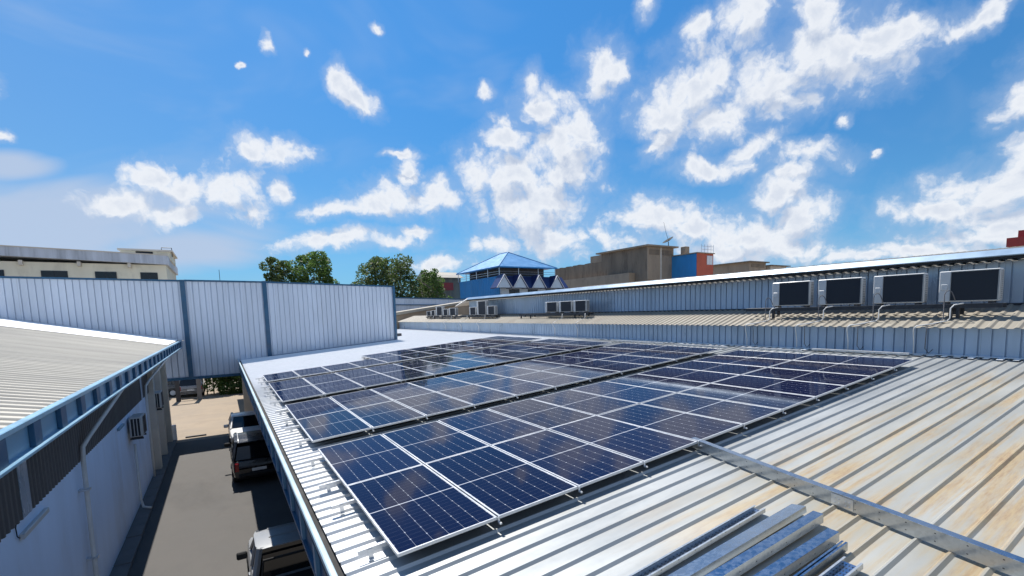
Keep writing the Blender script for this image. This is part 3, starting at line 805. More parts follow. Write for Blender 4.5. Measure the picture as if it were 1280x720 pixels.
# pipes from each large unit down the wall
for i, (yb, w) in enumerate(((5.38, 'leftmost'), (3.65, 'second from the left'), (2.16, 'third from the left'), (.57, 'rightmost'))):
    zr = lambda x: 1.665 + (x - 14.18) * TA + .05
    a = MB()
    a.tube([(14.33, yb, .93), (14.33, yb, 1.2), (14.16, yb - .03, 1.58), (14.13, yb - .05, 1.66), (14.17, yb - .10, 1.72), (14.32, yb - .33, zr(14.32)), (14.58, yb - .60, zr(14.58)), (14.62, yb - .64, zr(14.62) + .06), (14.62, yb - .64, 2.16), (14.66, yb - .70, 2.25), (14.74, yb - .86, 2.28)], .015, 8)
    tag(a.build('drain_pipe', M['pipe'], None, True), 'white drain pipe running down the wall from the %s large air conditioner' % w, 'pipe', 'white pipes below the large air conditioners')
    a = MB()
    pts = [(14.30, yb - .42, 1.10), (14.28, yb - .34, 1.0), (14.28, yb - .26, 1.12), (14.24, yb - .28, 1.5), (14.13, yb - .32, 1.68), (14.3, yb - .42, zr(14.3)), (14.52, yb - .50, zr(14.52)), (14.56, yb - .52, zr(14.56) + .1), (14.56, yb - .52, 2.52), (14.57, yb - .545, 2.59), (14.59, yb - .60, 2.62), (14.61, yb - .65, 2.58), (14.64, yb - .68, 2.48), (14.70, yb - .70, 2.36)]
    a.tube(pts, .012, 8)
    tag(a.build('cable_conduit', M['pipe_grey'], None, True), 'grey hooked conduit beside the %s large air conditioner' % w, 'conduit', 'hooked conduits beside the large air conditioners')
for yb, w in ((21.9, 'left'), (18.1, 'right')):
    pass
for k, (yb, w) in enumerate(((36.2, 'first'), (32.2, 'second'), (29.2, 'third'), (26.2, 'fourth'), (16.9, 'fifth'), (14.9, 'sixth'))):
    a = MB(); a.tube([(14.35, yb, .9), (14.35, yb, 1.4), (14.14, yb, 1.66), (14.4, yb, 1.80), (14.9, yb + .05, 1.95), (14.93, yb + .05, 2.2)], .018, 6)
    tag(a.build('drain_pipe', M['pipe'], None, True), 'thin white pipe over the far low eave, %s of six counted from the left' % w, 'pipe', 'thin pipes over the far eave')

# alley wall units: front face points along the alley towards +X
def alley_ac(label, loc, w, h):
    o = make_ac(label, loc, w, h, .34, 'air conditioners on the alley wall')
    o.rotation_euler = (0, 0, pi)
    g_ = MB(); g_.box(.03, .31, w, w + .006, .08, h - .04); g_ = g_.build('end_grille', M['ac_dark'], o)
    for xx in (.03, .115, .2, .29):
        s_ = MB(); s_.box(xx, xx + .022, w + .006, w + .016, .08, h - .04); s_.build('slat', M['ac_case'], g_)
    for ya in (.12, w - .16):
        b = MB(); b.box(.0, .36, ya, ya + .04, -.06, 0); b.build('bracket', M['rack'], o)
    return o
alley_ac('nearer air conditioner hung on the alley wall', (-3.84, 17.1, -1.62), .95, .72)
alley_ac('farther air conditioner hung on the alley wall', (-3.84, 23.2, -1.60), .95, .75)
mb = MB(); mb.box(0, .07, 0, 1.3, 0, .09, .01)
o = mb.build('wall_light', M['ac_case']); o.location = (-4.248, 6.0, -1.06); o.rotation_euler = (radians(0), 0, 0); tag(o, 'slim grey tube light fixed to the white alley wall', 'light')
c = MB(); c.tube([(.02, -.02, .04), (.02, -.12, .1), (.02, -.14, .25), (.02, -.08, .34)], .008, 6); c.build('cable', M['black'], o)
mb = MB(); mb.box(0, .07, 0, .9, 0, .08, .01)
o = mb.build('wall_bracket', M['blue_steel_light']); o.location = (-4.248, 14.5, -1.0); tag(o, 'short blue grey bar fixed high on the alley wall before the nearer air conditioner', 'bracket')

# ================================================================== VEHICLES
def paint(name, col, metal=0.0, rough=.28):
    m, g, b = new_mat(name)
    n = g.noise(g.n('ShaderNodeNewGeometry').outputs['Position'], 2.5, 6, .65)
    link(g, g.mix(g.step(n, .4, .75), col, tuple(x * .82 + .02 for x in col)), b.inputs['Base Color'])
    link(g, g.step(n, .3, .7, rough - .06, rough + .14), b.inputs['Roughness'])
    b.inputs['Metallic'].default_value = metal
    b.inputs['Coat Weight'].default_value = .3
    b.inputs['Coat Roughness'].default_value = .08
    return m
M['silver_paint'] = paint('silver_car_paint', (.27, .28, .29), .0, .35)
M['black_paint'] = paint('black_car_paint', (.012, .012, .014))
M['white_paint'] = paint('white_car_paint', (.74, .74, .73))
M['grey_paint'] = paint('dark_grey_car_paint', (.06, .065, .07))
gm, gg, gb = new_mat('tinted_window_glass')
gb.inputs['Base Color'].default_value = (.006, .008, .010, 1); gb.inputs['Roughness'].default_value = .05
M['tint'] = gm
M['lamp_red'] = mat('red_tail_lamp', (.30, .012, .012), .15, 0, .1, 20)
M['lamp_clear'] = mat('clear_headlamp', (.55, .57, .6), .12, .3, .1, 20)
M['plate'] = mat('white_number_plate', (.72, .72, .70), .5, 0, .05, 10)


def loft(mb, stations, n_side=1):
    """stations: (y, list of (x, z) half profile bottom to top); mirrored to a closed ring"""
    rings = []
    vs = []
    for y, prof in stations:
        ring = [(-x, y, z) for x, z in prof] + [(x, y, z) for x, z in reversed(prof)]
        rings.append(len(ring)); vs += ring
    k = rings[0]; fs = []
    for i in range(len(stations) - 1):
        for j in range(k):
            q = (j + 1) % k
            fs.append((i * k + j, i * k + q, (i + 1) * k + q, (i + 1) * k + j))
    fs.append(tuple(range(k - 1, -1, -1))); fs.append(tuple((len(stations) - 1) * k + j for j in range(k)))
    mb.add(vs, fs)


def car(name, label, cat, loc, rz, body_m, kind):
    o = thing(name, label, cat, loc, (0, 0, rz))
    if kind == 'pickup': L, W, belt, top = 5.25, 1.84, 1.10, 1.80
    elif kind == 'suv': L, W, belt, top = 4.70, 1.86, 1.10, 1.75
    else: L, W, belt, top = 4.45, 1.76, .95, 1.48
    w = W / 2
    def prof(ww, zb, zt):
        return [(ww * .80, zb), (ww * .96, zb + .10), (ww, zb + .35), (ww * .995, zt - .16), (ww * .95, zt - .04), (ww * .86, zt)]
    h = L / 2
    st = [(-h, prof(w * .86, .42, belt * .80)), (-h + .06, prof(w * .95, .32, belt * .93)), (-h + .35, prof(w, .28, belt)), (-h + 1.2, prof(w, .24, belt)),
          (h - 1.75, prof(w, .24, belt)), (h - 1.35, prof(w, .24, belt * .985)), (h - .55, prof(w * .98, .26, belt * .90)), (h - .12, prof(w * .92, .32, belt * .78)), (h, prof(w * .80, .40, belt * .62))]
    mb = MB(); loft(mb, st); smooth_angle(mb.build('body', body_m, o), 40)
    # greenhouse: glass volume, then roof and pillars in body colour
    if kind == 'pickup': yr, yf, yrt, yft = -.55, h - 1.35, -.42, h - 2.10
    elif kind == 'suv': yr, yf, yrt, yft = -h + .16, h - 1.35, -h + .62, h - 2.15
    else: yr, yf, yrt, yft = -h + .45, h - 1.25, -h + 1.25, h - 2.05
    def gp(ww, z0, z1): return [(ww, z0), (ww * .995, z0 + .02), (ww * .93, (z0 + z1) / 2), (ww * .84, z1 - .03), (ww * .78, z1)]
    mb = MB()
    vs = []
    for y0, y1 in ((yr, yrt), (yf, yft)):
        pass
    zt = top - .05
    bw, tw = w * .93, w * .77
    bot = [(-bw, yr, belt - .02), (bw, yr, belt - .02), (bw * .97, yf, belt - .03), (-bw * .97, yf, belt - .03)]
    tp = [(-tw, yrt, zt), (tw, yrt, zt), (tw * .97, yft, zt), (-tw * .97, yft, zt)]
    mb.add(bot + tp, [(3, 2, 1, 0), (4, 5, 6, 7), (0, 1, 5, 4), (1, 2, 6, 5), (2, 3, 7, 6), (3, 0, 4, 7)])
    mb.build('window_glass', M['tint'], o)
    mb = MB()
    ro = []
    for f_, yy in ((0, yrt - .05), (.12, yrt + .15), (.5, (yrt + yft) / 2), (.88, yft - .15), (1, yft + .04)):
        cz = top - .012 * (1 if 0 < f_ < 1 else 4)
        tt = tw * (1.10 if 0 < f_ < 1 else 1.04)
        ro.append((yy, [(tt, zt - .02), (tt * 1.0, zt + .01), (tt * .93, cz - .015), (tt * .5, cz)]))
    loft(mb, ro); smooth_angle(mb.build('roof', body_m, o), 50)
    for sx in (-1, 1):
        mb = MB(); mb.tube([(sx * bw * .97, yf, belt - .02), (sx * tw * .98, yft, zt)], .045, 6)
        mb.build('pillar', body_m, o)
        mb = MB(); mb.tube([(sx * bw, yr, belt - .02), (sx * tw, yrt, zt)], .07, 6); mb.build('pillar', body_m, o)
        mid_ = (yr + yf) / 2 - .05
        mb = MB(); mb.tube([(sx * bw * 1.0, mid_, belt - .02), (sx * tw * 1.01, mid_ - .1, zt)], .05, 6)
        mb.build('pillar', body_m, o)
        if kind == 'suv':
            mb = MB(); mb.tube([(sx * bw, yr + .85, belt - .02), (sx * tw * 1.01, yr + 1.0, zt)], .05, 6); mb.build('pillar', body_m, o)
    if kind == 'suv':
        for sx in (-1, 1):
            r = MB(); r.tube([(sx * tw * .9, yrt + .1, top - .03), (sx * tw * .9, yrt + .2, top + .03), (sx * tw * .9, yft - .2, top + .03), (sx * tw * .9, yft - .1, top - .03)], .018, 6); r.build('roof_rail', M['alum'], o)
        s_ = MB(); s_.box(-tw * .95, tw * .95, yrt - .22, yrt, zt - .01, zt + .03, .01); s_.build('spoiler', body_m, o)
    if kind == 'pickup':
        b = MB(); b.box(-w * .80, w * .80, -h + .14, yr - .12, belt - .40, belt + .006); b.build('cargo_bed', M['black'], o)
        b = MB(); b.tube([(-w * .8, yr - .2, belt), (-w * .72, yr - .2, belt + .5), (w * .72, yr - .2, belt + .5), (w * .8, yr - .2, belt)], .03, 8); b.build('roll_bar', M['black'], o)
        for y_ in (-.05, .45): 
            b = MB(); b.box(-.5, .5, y_, y_ + .03, top - .012, top + .001); b.build('roof_rib', body_m, o)
    wh = MB()
    for sx in (-1, 1):
        for yy in (-h + .95, h - .90):
            t = MB()
            t.tube([(sx * (w - .22), yy, .35), (sx * (w - .2), yy, .35), (sx * (w - .02), yy, .35), (sx * (w + .005), yy, .35)], [.31, .35, .35, .31], 20)
            to = t.build('wheel', M['black'], o)
            r = MB(); r.tube([(sx * (w + .004), yy, .35), (sx * (w + .014), yy, .35)], [.225, .20], 16); r.build('rim', M['alum'], to)
            a = MB()
            ring = [(sx * (w + .003), yy + .41 * cos(t_), .35 + .41 * sin(t_)) for t_ in [pi * i / 10 for i in range(11)]]
            a.tube(ring, .03, 6); a.build('wheel_arch', M['black'], o)
        m_ = MB(); m_.box(sx * (w + .12) - .11, sx * (w + .12) + .11, yf - .55, yf - .44, belt - .02, belt + .15, .03); mo = m_.build('mirror', M['black'] if kind != 'sedan' else body_m, o)
        hl = MB(); hl.box(sx * w * .68 - .2, sx * w * .68 + .2, h - .22, h - .03, belt * .60, belt * .74, .03); hl.build('headlight', M['lamp_clear'], o)
        tl = MB(); tl.box(sx * w * .82 - .08, sx * w * .82 + .08, -h - .005, -h + .14, belt * .58, belt * .90, .03); tl.build('tail_light', M['lamp_red'], o)
        dh = MB(); dh.box(sx * (w + .008) - .015, sx * (w + .008) + .015, .2, .36, belt - .22, belt - .18, .006); dh.build('door_handle', body_m, o)
    b = MB(); b.box(-.26, .26, -h - .015, -h - .002, .60, .72); b.build('number_plate', M['plate'], o)
    b = MB(); b.box(-.26, .26, h + .003, h + .014, .46, .58); b.build('number_plate', M['plate'], o)
    b = MB(); b.box(-w * .80, w * .80, -h - .05, -h + .12, .40, .55, .04); b.build('bumper', M['black'] if kind != 'sedan' else body_m, o)
    b = MB(); b.box(-w * .5, w * .5, h - .05, h + .006, .44, .64, .03); b.build('radiator_grille', M['black'], o)
    return o
car('pickup_truck', 'silver pickup truck half under the roof edge, closest to the viewer in the alley', 'pickup truck', (-.25, 7.38, GZ), 0, M['silver_paint'], 'pickup')
car('parked_car', 'black estate car with roof rails parked right behind the white car in the alley', 'car', (-.42, 19.55, GZ), 0, M['black_paint'], 'suv')
car('parked_car', 'white car facing the viewer at the far end of the alley, bonnet in the sun', 'car', (-.48, 25.75, GZ), pi, M['white_paint'], 'sedan')
car('parked_car', 'dark grey car in the shade at the left behind the gateway', 'car', (-6.6, 48.6, GZ), radians(82), M['grey_paint'], 'suv')
car('parked_car', 'silver car seen end on between the dark posts of the gateway', 'car', (-3.95, 48.2, GZ), 0, M['silver_paint'], 'suv')

# gateway and hedge seen below the screen
gt = thing('metal_gate', 'dark steel gateway frame standing in the yard under the screen', 'gate', (-4.0, 44.2, GZ))
for x in (-.75, .72):
    b = MB(); b.box(x - .16, x + .16, -.12, .12, 0, 3.4, .01); b.build('post', M['rack'] if x < 0 else M['apron'], gt)
b = MB(); b.box(-.56, .56, -.04, .04, .10, .18); b.box(-.56, .56, -.04, .04, .62, .68); b.box(-.9, .9, -.1, .1, 3.4, 3.6); b.build('cross_rails', M['rack'], gt)
b = MB(); b.box(-.1, .1, -.1, .1, 0, .9, .02); o = b.build('stub', M['white_flash']); o.location = (-3.95, 28.2, GZ); tag(o, 'short white stub standing in for the sunlit end of the alley wall', 'stub')  # white block painted in for the sunlit end of the alley wall
b = MB(); b.box(-.5, .5, -.06, .06, 0, .07, .01); o = b.build('parking_stop', M['rack']); o.location = (-3.0, 28.6, GZ); tag(o, 'low dark bar lying on the tan yard beside the white stub', 'parking stop')


# ================================================================== PLANTS
def leaf_mat(name, c0, c1):
    m, g, b = new_mat(name)
    r = g.n('ShaderNodeNewGeometry').outputs['Random Per Island']
    link(g, g.mix(r, c0, c1), b.inputs['Base Color'])
    b.inputs['Roughness'].default_value = .6
    b.inputs['Subsurface Weight'].default_value = 0
    tr = g.n('ShaderNodeBsdfTranslucent'); link(g, g.mix(r, tuple(x * 1.3 for x in c0), tuple(x * 1.3 for x in c1)), tr.inputs[0])
    mx = g.n('ShaderNodeMixShader', (.42,)); link(g, b.outputs[0], mx.inputs[1]); link(g, tr.outputs[0], mx.inputs[2])
    out = [x for x in g.t.nodes if x.type == 'OUTPUT_MATERIAL'][0]
    link(g, mx.outputs[0], out.inputs[0])
    return m
M['leaf_a'] = leaf_mat('mid_green_leaves', (.050, .105, .020), (.115, .185, .045))
M['leaf_b'] = leaf_mat('olive_green_leaves', (.045, .080, .020), (.105, .145, .042))
M['leaf_c'] = leaf_mat('bright_hedge_leaves', (.04, .085, .016), (.09, .15, .032))


def leaves(mb, c, r, n, size):
    c, r = Vector(c), Vector(r)
    for _ in range(n):
        while True:
            p = Vector((random.uniform(-1, 1), random.uniform(-1, 1), random.uniform(-1, 1)))
            if .25 < p.length < 1: break
        p = p * (p.length ** -.35)
        q = c + Vector((p.x * r.x, p.y * r.y, p.z * r.z))
        a = Vector((random.gauss(0, 1), random.gauss(0, 1), random.gauss(0, .7))).normalized()
        b = a.cross(Vector((random.gauss(0, 1), random.gauss(0, 1), random.gauss(0, 1)))).normalized()
        s = size * random.uniform(.6, 1.35)
        mb.add([q - a * s, q + b * s * .5, q + a * s, q - b * s * .5], [(0, 1, 2, 3)])


def tree(name, label, base, h, spread, m, n_cl, n_leaf, size, trunk=.22, low=.35):
    o = thing(name, label, 'tree', base, group='trees behind the corrugated screen')
    t = MB()
    top = Vector((random.uniform(-.3, .3), random.uniform(-.3, .3), h * .8))
    t.tube([(0, 0, 0), (.1, .05, h * .3), top * .6 + Vector((.1, 0, 0)), top], [trunk, trunk * .8, trunk * .55, trunk * .2], 8)
    cr = MB()
    for i in range(n_cl):
        an = i * 2.399 + random.uniform(-.4, .4)
        zz = low + (1 - low) * ((i + .5) / n_cl) ** .85
        rr_ = spread * math.sqrt(max(.05, 1 - ((zz - (low + .25)) / (1.06 - low - .25)) ** 2)) * random.uniform(.35, 1.0)
        c = Vector((cos(an) * rr_, sin(an) * rr_, zz * h - .3))
        s = spread * random.uniform(.20, .36)
        leaves(cr, c, (s, s, s * .72), n_leaf, size)
        st = Vector((0, 0, h * random.uniform(.3, .6)))
        t.tube([st, (st + c) / 2 + Vector((0, 0, .2)), c], [trunk * .35, trunk * .22, trunk * .08], 5)
    t.build('trunk', M['bark'], o, True)
    cr.build('crown', m, o)
    return o
tree('broadleaf_tree', 'round grey green tree, leftmost above the corrugated screen', (5.3, 63.8, GZ), 14.4, 2.6, M['leaf_b'], 34, 230, .16)
tree('broadleaf_tree', 'tall leafy green tree just right of the leftmost one above the screen', (9.1, 61.6, GZ), 14.9, 3.3, M['leaf_a'], 46, 240, .18)
tree('broadleaf_tree', 'wide dense dark tree behind the right end of the screen', (17.2, 56.5, GZ), 14.0, 4.4, M['leaf_b'], 70, 230, .16)
tree('broadleaf_tree', 'smaller loose tree beside the brown house right of the dense dark tree', (22.4, 55.4, GZ), 12.7, 2.7, M['leaf_a'], 40, 140, .15)
hd = thing('hedge', 'dark green hedge with a sunlit bushy front below the screen', 'hedge', (-.4, 46.6, GZ))
cr = MB()
for i in range(60):
    leaves(cr, (random.uniform(-2.6, 3.6), random.uniform(-.6, 1.6), random.uniform(.5, 3.4)), (.8, .7, .6), 150, .15)
cr.build('foliage', M['leaf_a'], hd)
cr = MB()
for i in range(16):
    leaves(cr, (-1.2 + i * .30 + random.uniform(-.1, .1), -1.1 + random.uniform(-.2, .2), .45), (.42, .35, .45), 150, .09)
cr.build('low_bushes', M['leaf_c'], hd)
b = MB()
for i in range(12): b.tube([(-2.4 + i * .5, .3, 0), (-2.4 + i * .5, .3, 1.6)], .05, 5)
b.build('stems', M['bark'], hd)

# ================================================================== FAR BUILDINGS
def win(parent, x0, x1, y, z0, z1, frame='rack', glass='tint'):
    f = MB(); f.box(x0 - .06, x1 + .06, y - .05, y - .004, z0 - .06, z1 + .06); fo = f.build('window', M[frame], parent)
    p = MB(); p.box(x0, (x0 + x1) / 2 - .03, y - .07, y - .052, z0, z1); p.box((x0 + x1) / 2 + .03, x1, y - .07, y - .052, z0, z1); p.build('pane', M[glass], fo)
M['cream'] = mat('cream_rendered_wall', (.78, .72, .56), .85, 0, .06, .6, (1, 1, .4), dirt=(.42, .38, .3), dirt_amt=.35)
M['parapet'] = mat('grey_streaked_parapet', (.52, .55, .60), .7, 0, .14, 1.2, (1.5, 1, .12), dirt=(.25, .27, .3), dirt_amt=.6, dscale=1.4)
M['brown_conc'] = mat('stained_brown_concrete', (.21, .165, .12), .92, 0, .20, .5, (1, 1, .22), .3, 8, dirt=(.085, .066, .052), dirt_amt=.6, dscale=1.3)
M['tan_conc'] = mat('light_brown_render', (.35, .275, .20), .9, 0, .12, .5, (1, 1, .4), dirt=(.18, .15, .12), dirt_amt=.5)
M['vivid_blue'] = mat('vivid_blue_painted_wall', (.030, .25, .58), .6, 0, .10, .9, (1, 1, .3), dirt=(.05, .2, .4), dirt_amt=.3)
M['blue_roof'] = mat('pale_blue_metal_roof', (.10, .26, .48), .42, .1, .08, 1.5, dirt=(.08, .2, .36), dirt_amt=.3)
M['navy_roof'] = mat('navy_roof_tiles', (.022, .035, .12), .4, 0, .15, 3)
M['pale_gable'] = mat('pale_blue_gable', (.52, .62, .72), .7, 0, .05, 2)
M['brick_red'] = mat('orange_red_wall', (.52, .12, .07), .8, 0, .1, 1, dirt=(.35, .1, .07), dirt_amt=.3)
M['far_red'] = mat('dark_red_roof', (.32, .04, .035), .7, 0, .1, 1)

# cream block on the left
fb = thing('apartment_building', 'long cream building with grey streaked parapet and dark windows on the far left', 'building', (0, 0, 0), (0, 0, 0))
b = MB(); b.box(-40, -5.25, 52, 64, GZ, 7.62); b.build('wall', M['cream'], fb)
b = MB(); b.add([(x, y, z) for x in (-40, -5.05) for y in (51.55, 64.3) for z in (0, 1)], [])
b = MB(); b.prism([(-40, 51.5, 8.9), (-5.05, 51.5, 7.63), (-5.05, 51.5, 8.47), (-40, 51.5, 9.55)], (0, 12.8, 0)); pr = b.build('parapet', M['parapet'], fb)
b = MB(); b.prism([(-40, 51.44, 9.50), (-5.0, 51.44, 8.46), (-5.0, 51.44, 8.54), (-40, 51.44, 9.58)], (0, .3, 0)); b.build('coping', M['beige_wall'], pr)
for x in (-19.2, -14.9, -11.3, -7.9):
    b = MB(); b.box(x - .12, x + .12, 51.6, 52, 7.3, 7.72, .02); b.build('corbel', M['beige_wall'], fb)
for x0, x1 in ((-21.6, -20.4), (-17.4, -16.05), (-13.75, -12.2), (-10.3, -8.95), (-7.15, -6.0)):
    win(fb, x0, x1, 52, 5.75, 6.85)
b = MB(); b.box(-8.7, -4.95, 54, 60, 8.3, 9.10); st = b.build('stair_tower', M['cream'], fb)
b = MB(); b.box(-8.9, -4.75, 53.7, 60.3, 9.10, 9.25); b.build('roof_slab', M['beige_wall'], st)
b = MB(); b.box(-7.6, -6.3, 53.96, 53.99, 8.75, 9.05); b.build('opening', M['ac_dark'], st)
b = MB(); b.tube([(-5.6, 53.75, 9.25), (-5.6, 53.75, 9.45), (-4.8, 53.75, 9.45), (-4.8, 53.75, 8.6)], .04, 6); b.build('handrail', M['rack'], st)

# thin pole above the screen
b = MB(); b.tube([(0, 0, 0), (0, 0, 12.9)], [.06, .03], 6); o = b.build('antenna_pole', M['rack']); o.location = (-1.0, 66, GZ); tag(o, 'thin bare pole rising above the middle of the corrugated screen', 'pole')

# blue house with hip roof and gabled dormers
bh = thing('hip_roofed_house', 'bright blue house with pale blue hip roof and a row of little gables', 'house', (0, 0, 0))
b = MB(); b.box(30.3, 39.6, 50.9, 63.4, GZ, 7.22); b.build('wall', M['vivid_blue'], bh)
b = MB(); b.corr((30.26, 50.92, 0), (0, 1, 0), (-1, 0, 0), (0, 0, 1), 8.4, 3.0, 7.24, .5, .06, .05, .05); b.build('wall_cladding', M['vivid_blue'], bh)
b = MB()
e = [(29.8, 50.2, 8.42), (39.3, 50.2, 8.42), (39.3, 63.4, 8.42), (29.8, 63.4, 8.42)]
ap = [(34.5, 55.6, 11.05), (34.5, 58.0, 11.05)]
b.add(e + ap, [(0, 1, 4), (1, 2, 5, 4), (2, 3, 5), (3, 0, 4, 5), (3, 2, 1, 0)])
ro = b.build('roof', M['blue_roof'], bh)
b = MB()
b.tube([e[0], ap[0]], .09, 6); b.tube([e[1], ap[0]], .09, 6); b.tube([e[3], ap[1]], .09, 6); b.tube(ap, .09, 6)
b.build('ridge_cap', M['blue_roof'], ro)
b = MB(); b.box(29.76, 39.34, 50.14, 50.2, 8.30, 8.46); b.box(29.74, 29.8, 50.14, 63.4, 8.30, 8.46); b.build('fascia', M['vivid_blue'], ro)
b = MB(); b.box(31.6, 38.4, 52.2, 62.5, 7.22, 8.4); b.build('upper_storey', M['interior'], bh)
for k, (x, y) in enumerate([(30.0, 50.4), (33.0, 50.4), (36.2, 50.4), (39.1, 50.4), (30.0, 53.6), (30.0, 57.0), (30.0, 60.4), (30.0, 63.2)]):
    b = MB(); b.tube([(x, y, 7.2), (x, y, 8.42)], .05, 6); b.build('post', M['galv'], bh)
b = MB()
for z in (7.5, 7.8):
    b.tube([(30.0, 50.4, z), (39.1, 50.4, z)], .025, 5); b.tube([(30.0, 50.4, z), (30.0, 63.2, z)], .025, 5)
b.build('railing', M['galv'], bh)
b = MB(); b.box(30.3, 41.0, 50.60, 50.9, GZ, 5.70); b.build('front_wall', M['pale_gable'], bh)
for x in (31.6, 34.6, 37.6):
    win(bh, x, x + 1.5, 50.6, 4.2, 5.4)
b = MB(); b.add([(30.2, 49.3, 5.66), (40.6, 49.3, 5.66), (40.6, 50.9, 7.2), (30.2, 50.9, 7.2)], [(0, 1, 2, 3)]); b.box(30.2, 40.6, 49.3, 50.6, 5.56, 5.655)
b.build('porch_roof', M['navy_roof'], bh)
for x in (30.0, 32.45, 35.45, 38.5):
    b = MB(); b.prism([(x - 1.12, 49.2, 5.6), (x + 1.12, 49.2, 5.6), (x, 49.2, 7.22)], (0, .12, 0)); gb_ = b.build('gable', M['pale_gable'], bh)
    b = MB()
    b.prism([(x - 1.2, 49.1, 5.6), (x - 1.1, 49.1, 5.5), (x, 49.1, 7.2), (x, 49.1, 7.34)], (0, 1.75, 0)); b.prism([(x + 1.2, 49.1, 5.6), (x, 49.1, 7.34), (x, 49.1, 7.2), (x + 1.1, 49.1, 5.5)], (0, 1.75, 0))
    b.build('gable_roof', M['navy_roof'], gb_)
    b = MB(); b.bar((x - 1.17, 49.07, 5.58), (x, 49.07, 7.3), .05, .12, (0, 1, 0)); b.bar((x + 1.17, 49.07, 5.58), (x, 49.07, 7.3), .05, .12, (0, 1, 0)); b.build('barge_board', M['white_flash'], gb_)

# brown house peeking out behind the small tree
nb = thing('brown_house', 'weathered brown house with tin roof between the small tree and the blue house', 'house', (29.6, 67.5, 0))
b = MB(); b.box(-2.6, 2.8, 0, 5, GZ, 8.2); b.build('wall', M['brown_conc'], nb)
b = MB(); b.prism([(-3.0, -.5, 8.2), (-3.0, 2.6, 9.3), (-3.0, 5.5, 8.2)], (6.2, 0, 0)); b.build('roof', M['awning'], nb)
b = MB(); b.box(-2.2, 1.4, -.1, -.002, 6.2, 7.4); b.build('wall_panel', M['far_red'], nb)

# big stained concrete block
bb = thing('concrete_building', 'stained brown concrete building with flat roof slab and lower left wing', 'building', (0, 0, 0))
b = MB(); b.box(56.5, 62.6, 49.3, 60.0, GZ, 12.25); b.build('wall', M['brown_conc'], bb)
b = MB(); b.box(55.9, 63.2, 48.6, 60.9, 12.25, 12.48); b.build('roof', M['tan_conc'], bb)
b = MB(); b.box(56.48, 62.62, 49.18, 49.296, 7.0, 12.24); fw = b.build('front_wall', M['tan_conc'], bb)
for x in (56.9, 59.8):
    b = MB(); b.box(x, x + 2.3, 49.12, 49.176, 11.0, 11.8); b.build('louvre', M['brown_conc'], fw)
b = MB(); b.box(59.35, 59.65, 49.08, 49.176, 7.0, 12.2); b.build('pilaster', M['beige_wall'], fw)
b = MB(); b.box(56.9, 64, 60.0, 74.5, GZ, 10.9); wg = b.build('wing', M['brown_conc'], bb)
b = MB()
yy = 60.1
while yy < 74.4:
    q = random.uniform(.02, .18); b.box(56.9, 58, yy, yy + .7, 10.9, 10.9 + q); yy += .72
b.build('broken_parapet', M['brown_conc'], wg)
b = MB(); b.box(57.5, 60, 60.6, 64.2, 11.0, 12.3); b.build('tank_room', M['tan_conc'], wg)
b = MB(); b.box(55.2, 56.88, 52.0, 73.0, GZ, 8.3); b.build('lower_wall', M['tan_conc'], bb)

# satellite dish on the slab
sdh = thing('satellite_dish', 'dark mesh satellite dish with tall mast on the concrete building roof', 'satellite dish', (62.2, 49.9, 12.48))
b = MB(); b.tube([(0, 0, 0), (0, 0, .9)], .07, 6); b.build('mast', M['rack'], sdh)
b = MB()
vs, fs = [], []
for k, rr2 in enumerate((.03, .35, .7, 1.0)):
    for i in range(16):
        a = 2 * pi * i / 16; vs.append((rr2 * cos(a), rr2 * sin(a), .22 * rr2 * rr2))
for k in range(3):
    for i in range(16):
        j = (i + 1) % 16; fs.append((k * 16 + i, k * 16 + j, k * 16 + 16 + j, k * 16 + 16 + i))
b.M = Matrix.Translation((0, 0, 1.0)) @ Matrix.Rotation(radians(18), 4, Vector((.84, -.54, 0))) @ Matrix.Rotation(radians(-33), 4, Vector((.75, .66, 0)))
b.add(vs, fs); b.build('dish', M['black'], sdh)
b = MB(); b.tube([(0, 0, 1.1), (-.3, .2, 2.2), (-.7, .4, 4.1)], [.035, .028, .02], 6); b.build('antenna', M['rack'], sdh)

# blue and red roof house
rb = thing('painted_building', 'flat roofed building with vivid blue side and orange red end wall', 'building', (0, 0, 0))
b = MB(); b.box(62.2, 66.2, 44.3, 51.0, GZ, 10.85); b.build('wall', M['vivid_blue'], rb)
b = MB(); b.box(62.18, 66.22, 44.2, 44.296, GZ, 10.86); b.build('end_wall', M['brick_red'], rb)
b = MB(); b.box(62.0, 66.4, 44.0, 51.2, 10.86, 11.0); b.build('roof', M['tan_conc'], rb)
win(rb, 64.6, 65.9, 44.2, 9.2, 10.5, 'galv', 'white_sheet')
b = MB(); b.box(62.1, 62.19, 50.4, 51.0, 8, 9.6); b.build('door', M['tan_conc'], rb)
b = MB(); b.box(62.9, 63.9, 47.0, 48.0, 11.0, 12.3, .05); b.build('water_tank', M['tan_conc'], rb)
b = MB()
for x in (63.2, 64.0, 64.8, 65.6, 66.2): b.tube([(x, 44.2, 11), (x, 44.2, 12.3)], .035, 5)
b.tube([(63.2, 44.2, 12.0), (66.2, 44.2, 12.0)], .03, 5); b.tube([(63.2, 44.2, 11.5), (66.2, 44.2, 11.5)], .03, 5)
b.build('railing', M['galv'], rb)

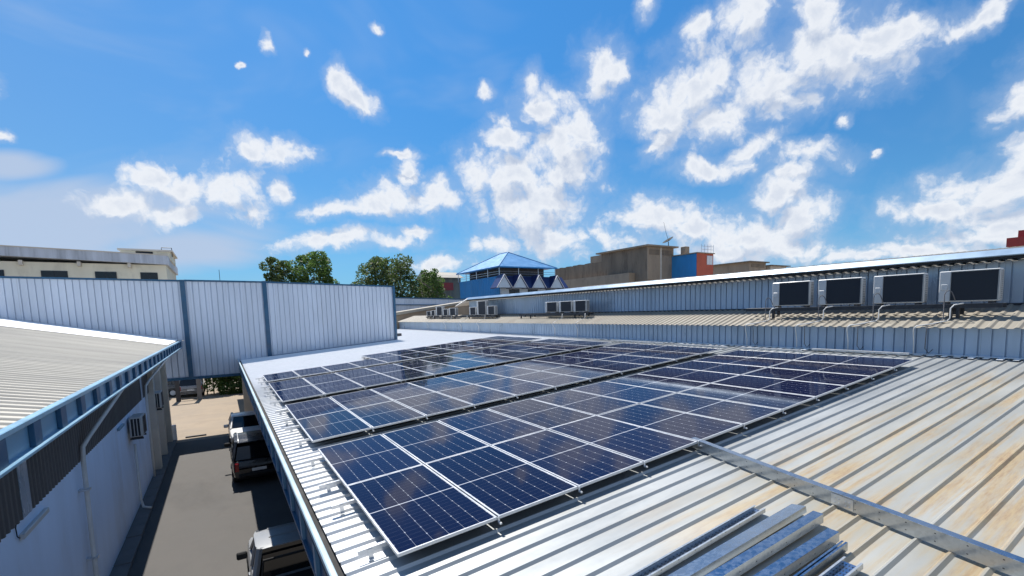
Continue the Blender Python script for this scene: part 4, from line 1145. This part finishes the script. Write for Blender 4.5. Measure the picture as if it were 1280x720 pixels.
# distant flat blocks and the red roof on the right
fh = thing('distant_building', 'low grey brown flat roofed building right of the red wall, the nearer of two', 'building', (0, 0, 0))
b = MB(); b.box(103.2, 110.0, 61.2, 71.0, GZ, 12.6); b.build('wall', M['tan_conc'], fh)
b = MB(); b.box(102.6, 110.6, 60.6, 71.6, 12.6, 12.85); b.build('roof', M['brown_conc'], fh)
b = MB(); b.box(104.0, 109.2, 61.1, 61.19, 11.5, 12.2); b.build('window_band', M['brown_conc'], fh)
fh = thing('distant_building', 'small pale flat roofed building just right of the grey brown one', 'building', (0, 0, 0))
b = MB(); b.box(112.0, 119.0, 61.2, 66.0, GZ, 12.0); b.build('wall', M['beige_wall'], fh)
b = MB(); b.box(111.4, 120, 60.6, 66.4, 12.0, 12.22); b.build('roof', M['brown_conc'], fh)
fr_ = thing('red_roofed_building', 'dark red roof top peeping over the warehouse at the far right', 'building', (0, 0, 0))
b = MB(); b.box(83.6, 92, 5.5, 13.5, GZ, 9.0); b.build('wall', M['beige_wall'], fr_)
b = MB(); b.box(83.2, 92.4, 5.2, 13.8, 9.0, 10.1); b.build('roof', M['far_red'], fr_)
b = MB(); b.box(84.2, 92, 5.2, 13.0, 10.102, 11.0); b.build('upper_roof', M['far_red'], fr_)

# sheds beyond the roof's far end
gs = thing('low_shed', 'low beige shed with a gently sloping pale roof beyond the end of the white roof', 'building', (0, 0, 0))
b = MB(); b.prism([(9.9, 45.2, GZ), (24.0, 45.2, GZ), (24.0, 45.2, 3.75), (14.0, 45.2, 2.25), (9.9, 45.2, 1.9)], (0, 2.0, 0)); b.build('wall', M['tan_conc'], gs)
b = MB(); b.prism([(9.7, 44.9, 1.92), (14.0, 44.9, 2.30), (24.2, 44.9, 3.79), (24.2, 44.9, 3.98), (14.0, 44.9, 2.62), (9.7, 44.9, 2.2)], (0, 2.6, 0)); b.build('roof', M['awning'], gs)
wf = thing('white_fence', 'white corrugated fence with dark top line behind the low shed', 'fence', (0, 0, 0))
b = MB(); b.corr((12.5, 50.0, 0), (1, 0, 0), (0, -1, 0), (0, 0, 1), 13.6, GZ, lambda t: 4.42 - t * .026, .55, .06, .05, .05); b.build('panel_sheet', M['fence_sheet'], wf)
b = MB(); b.bar((12.5, 49.97, 4.47), (26.1, 49.97, 4.11), .1, .14); b.build('top_rail', M['blue_steel'], wf)
b = MB(); b.bar((12.5, 49.9, 3.62), (26.1, 49.9, 3.40), .1, .1); b.build('middle_rail', M['blue_steel'], wf)
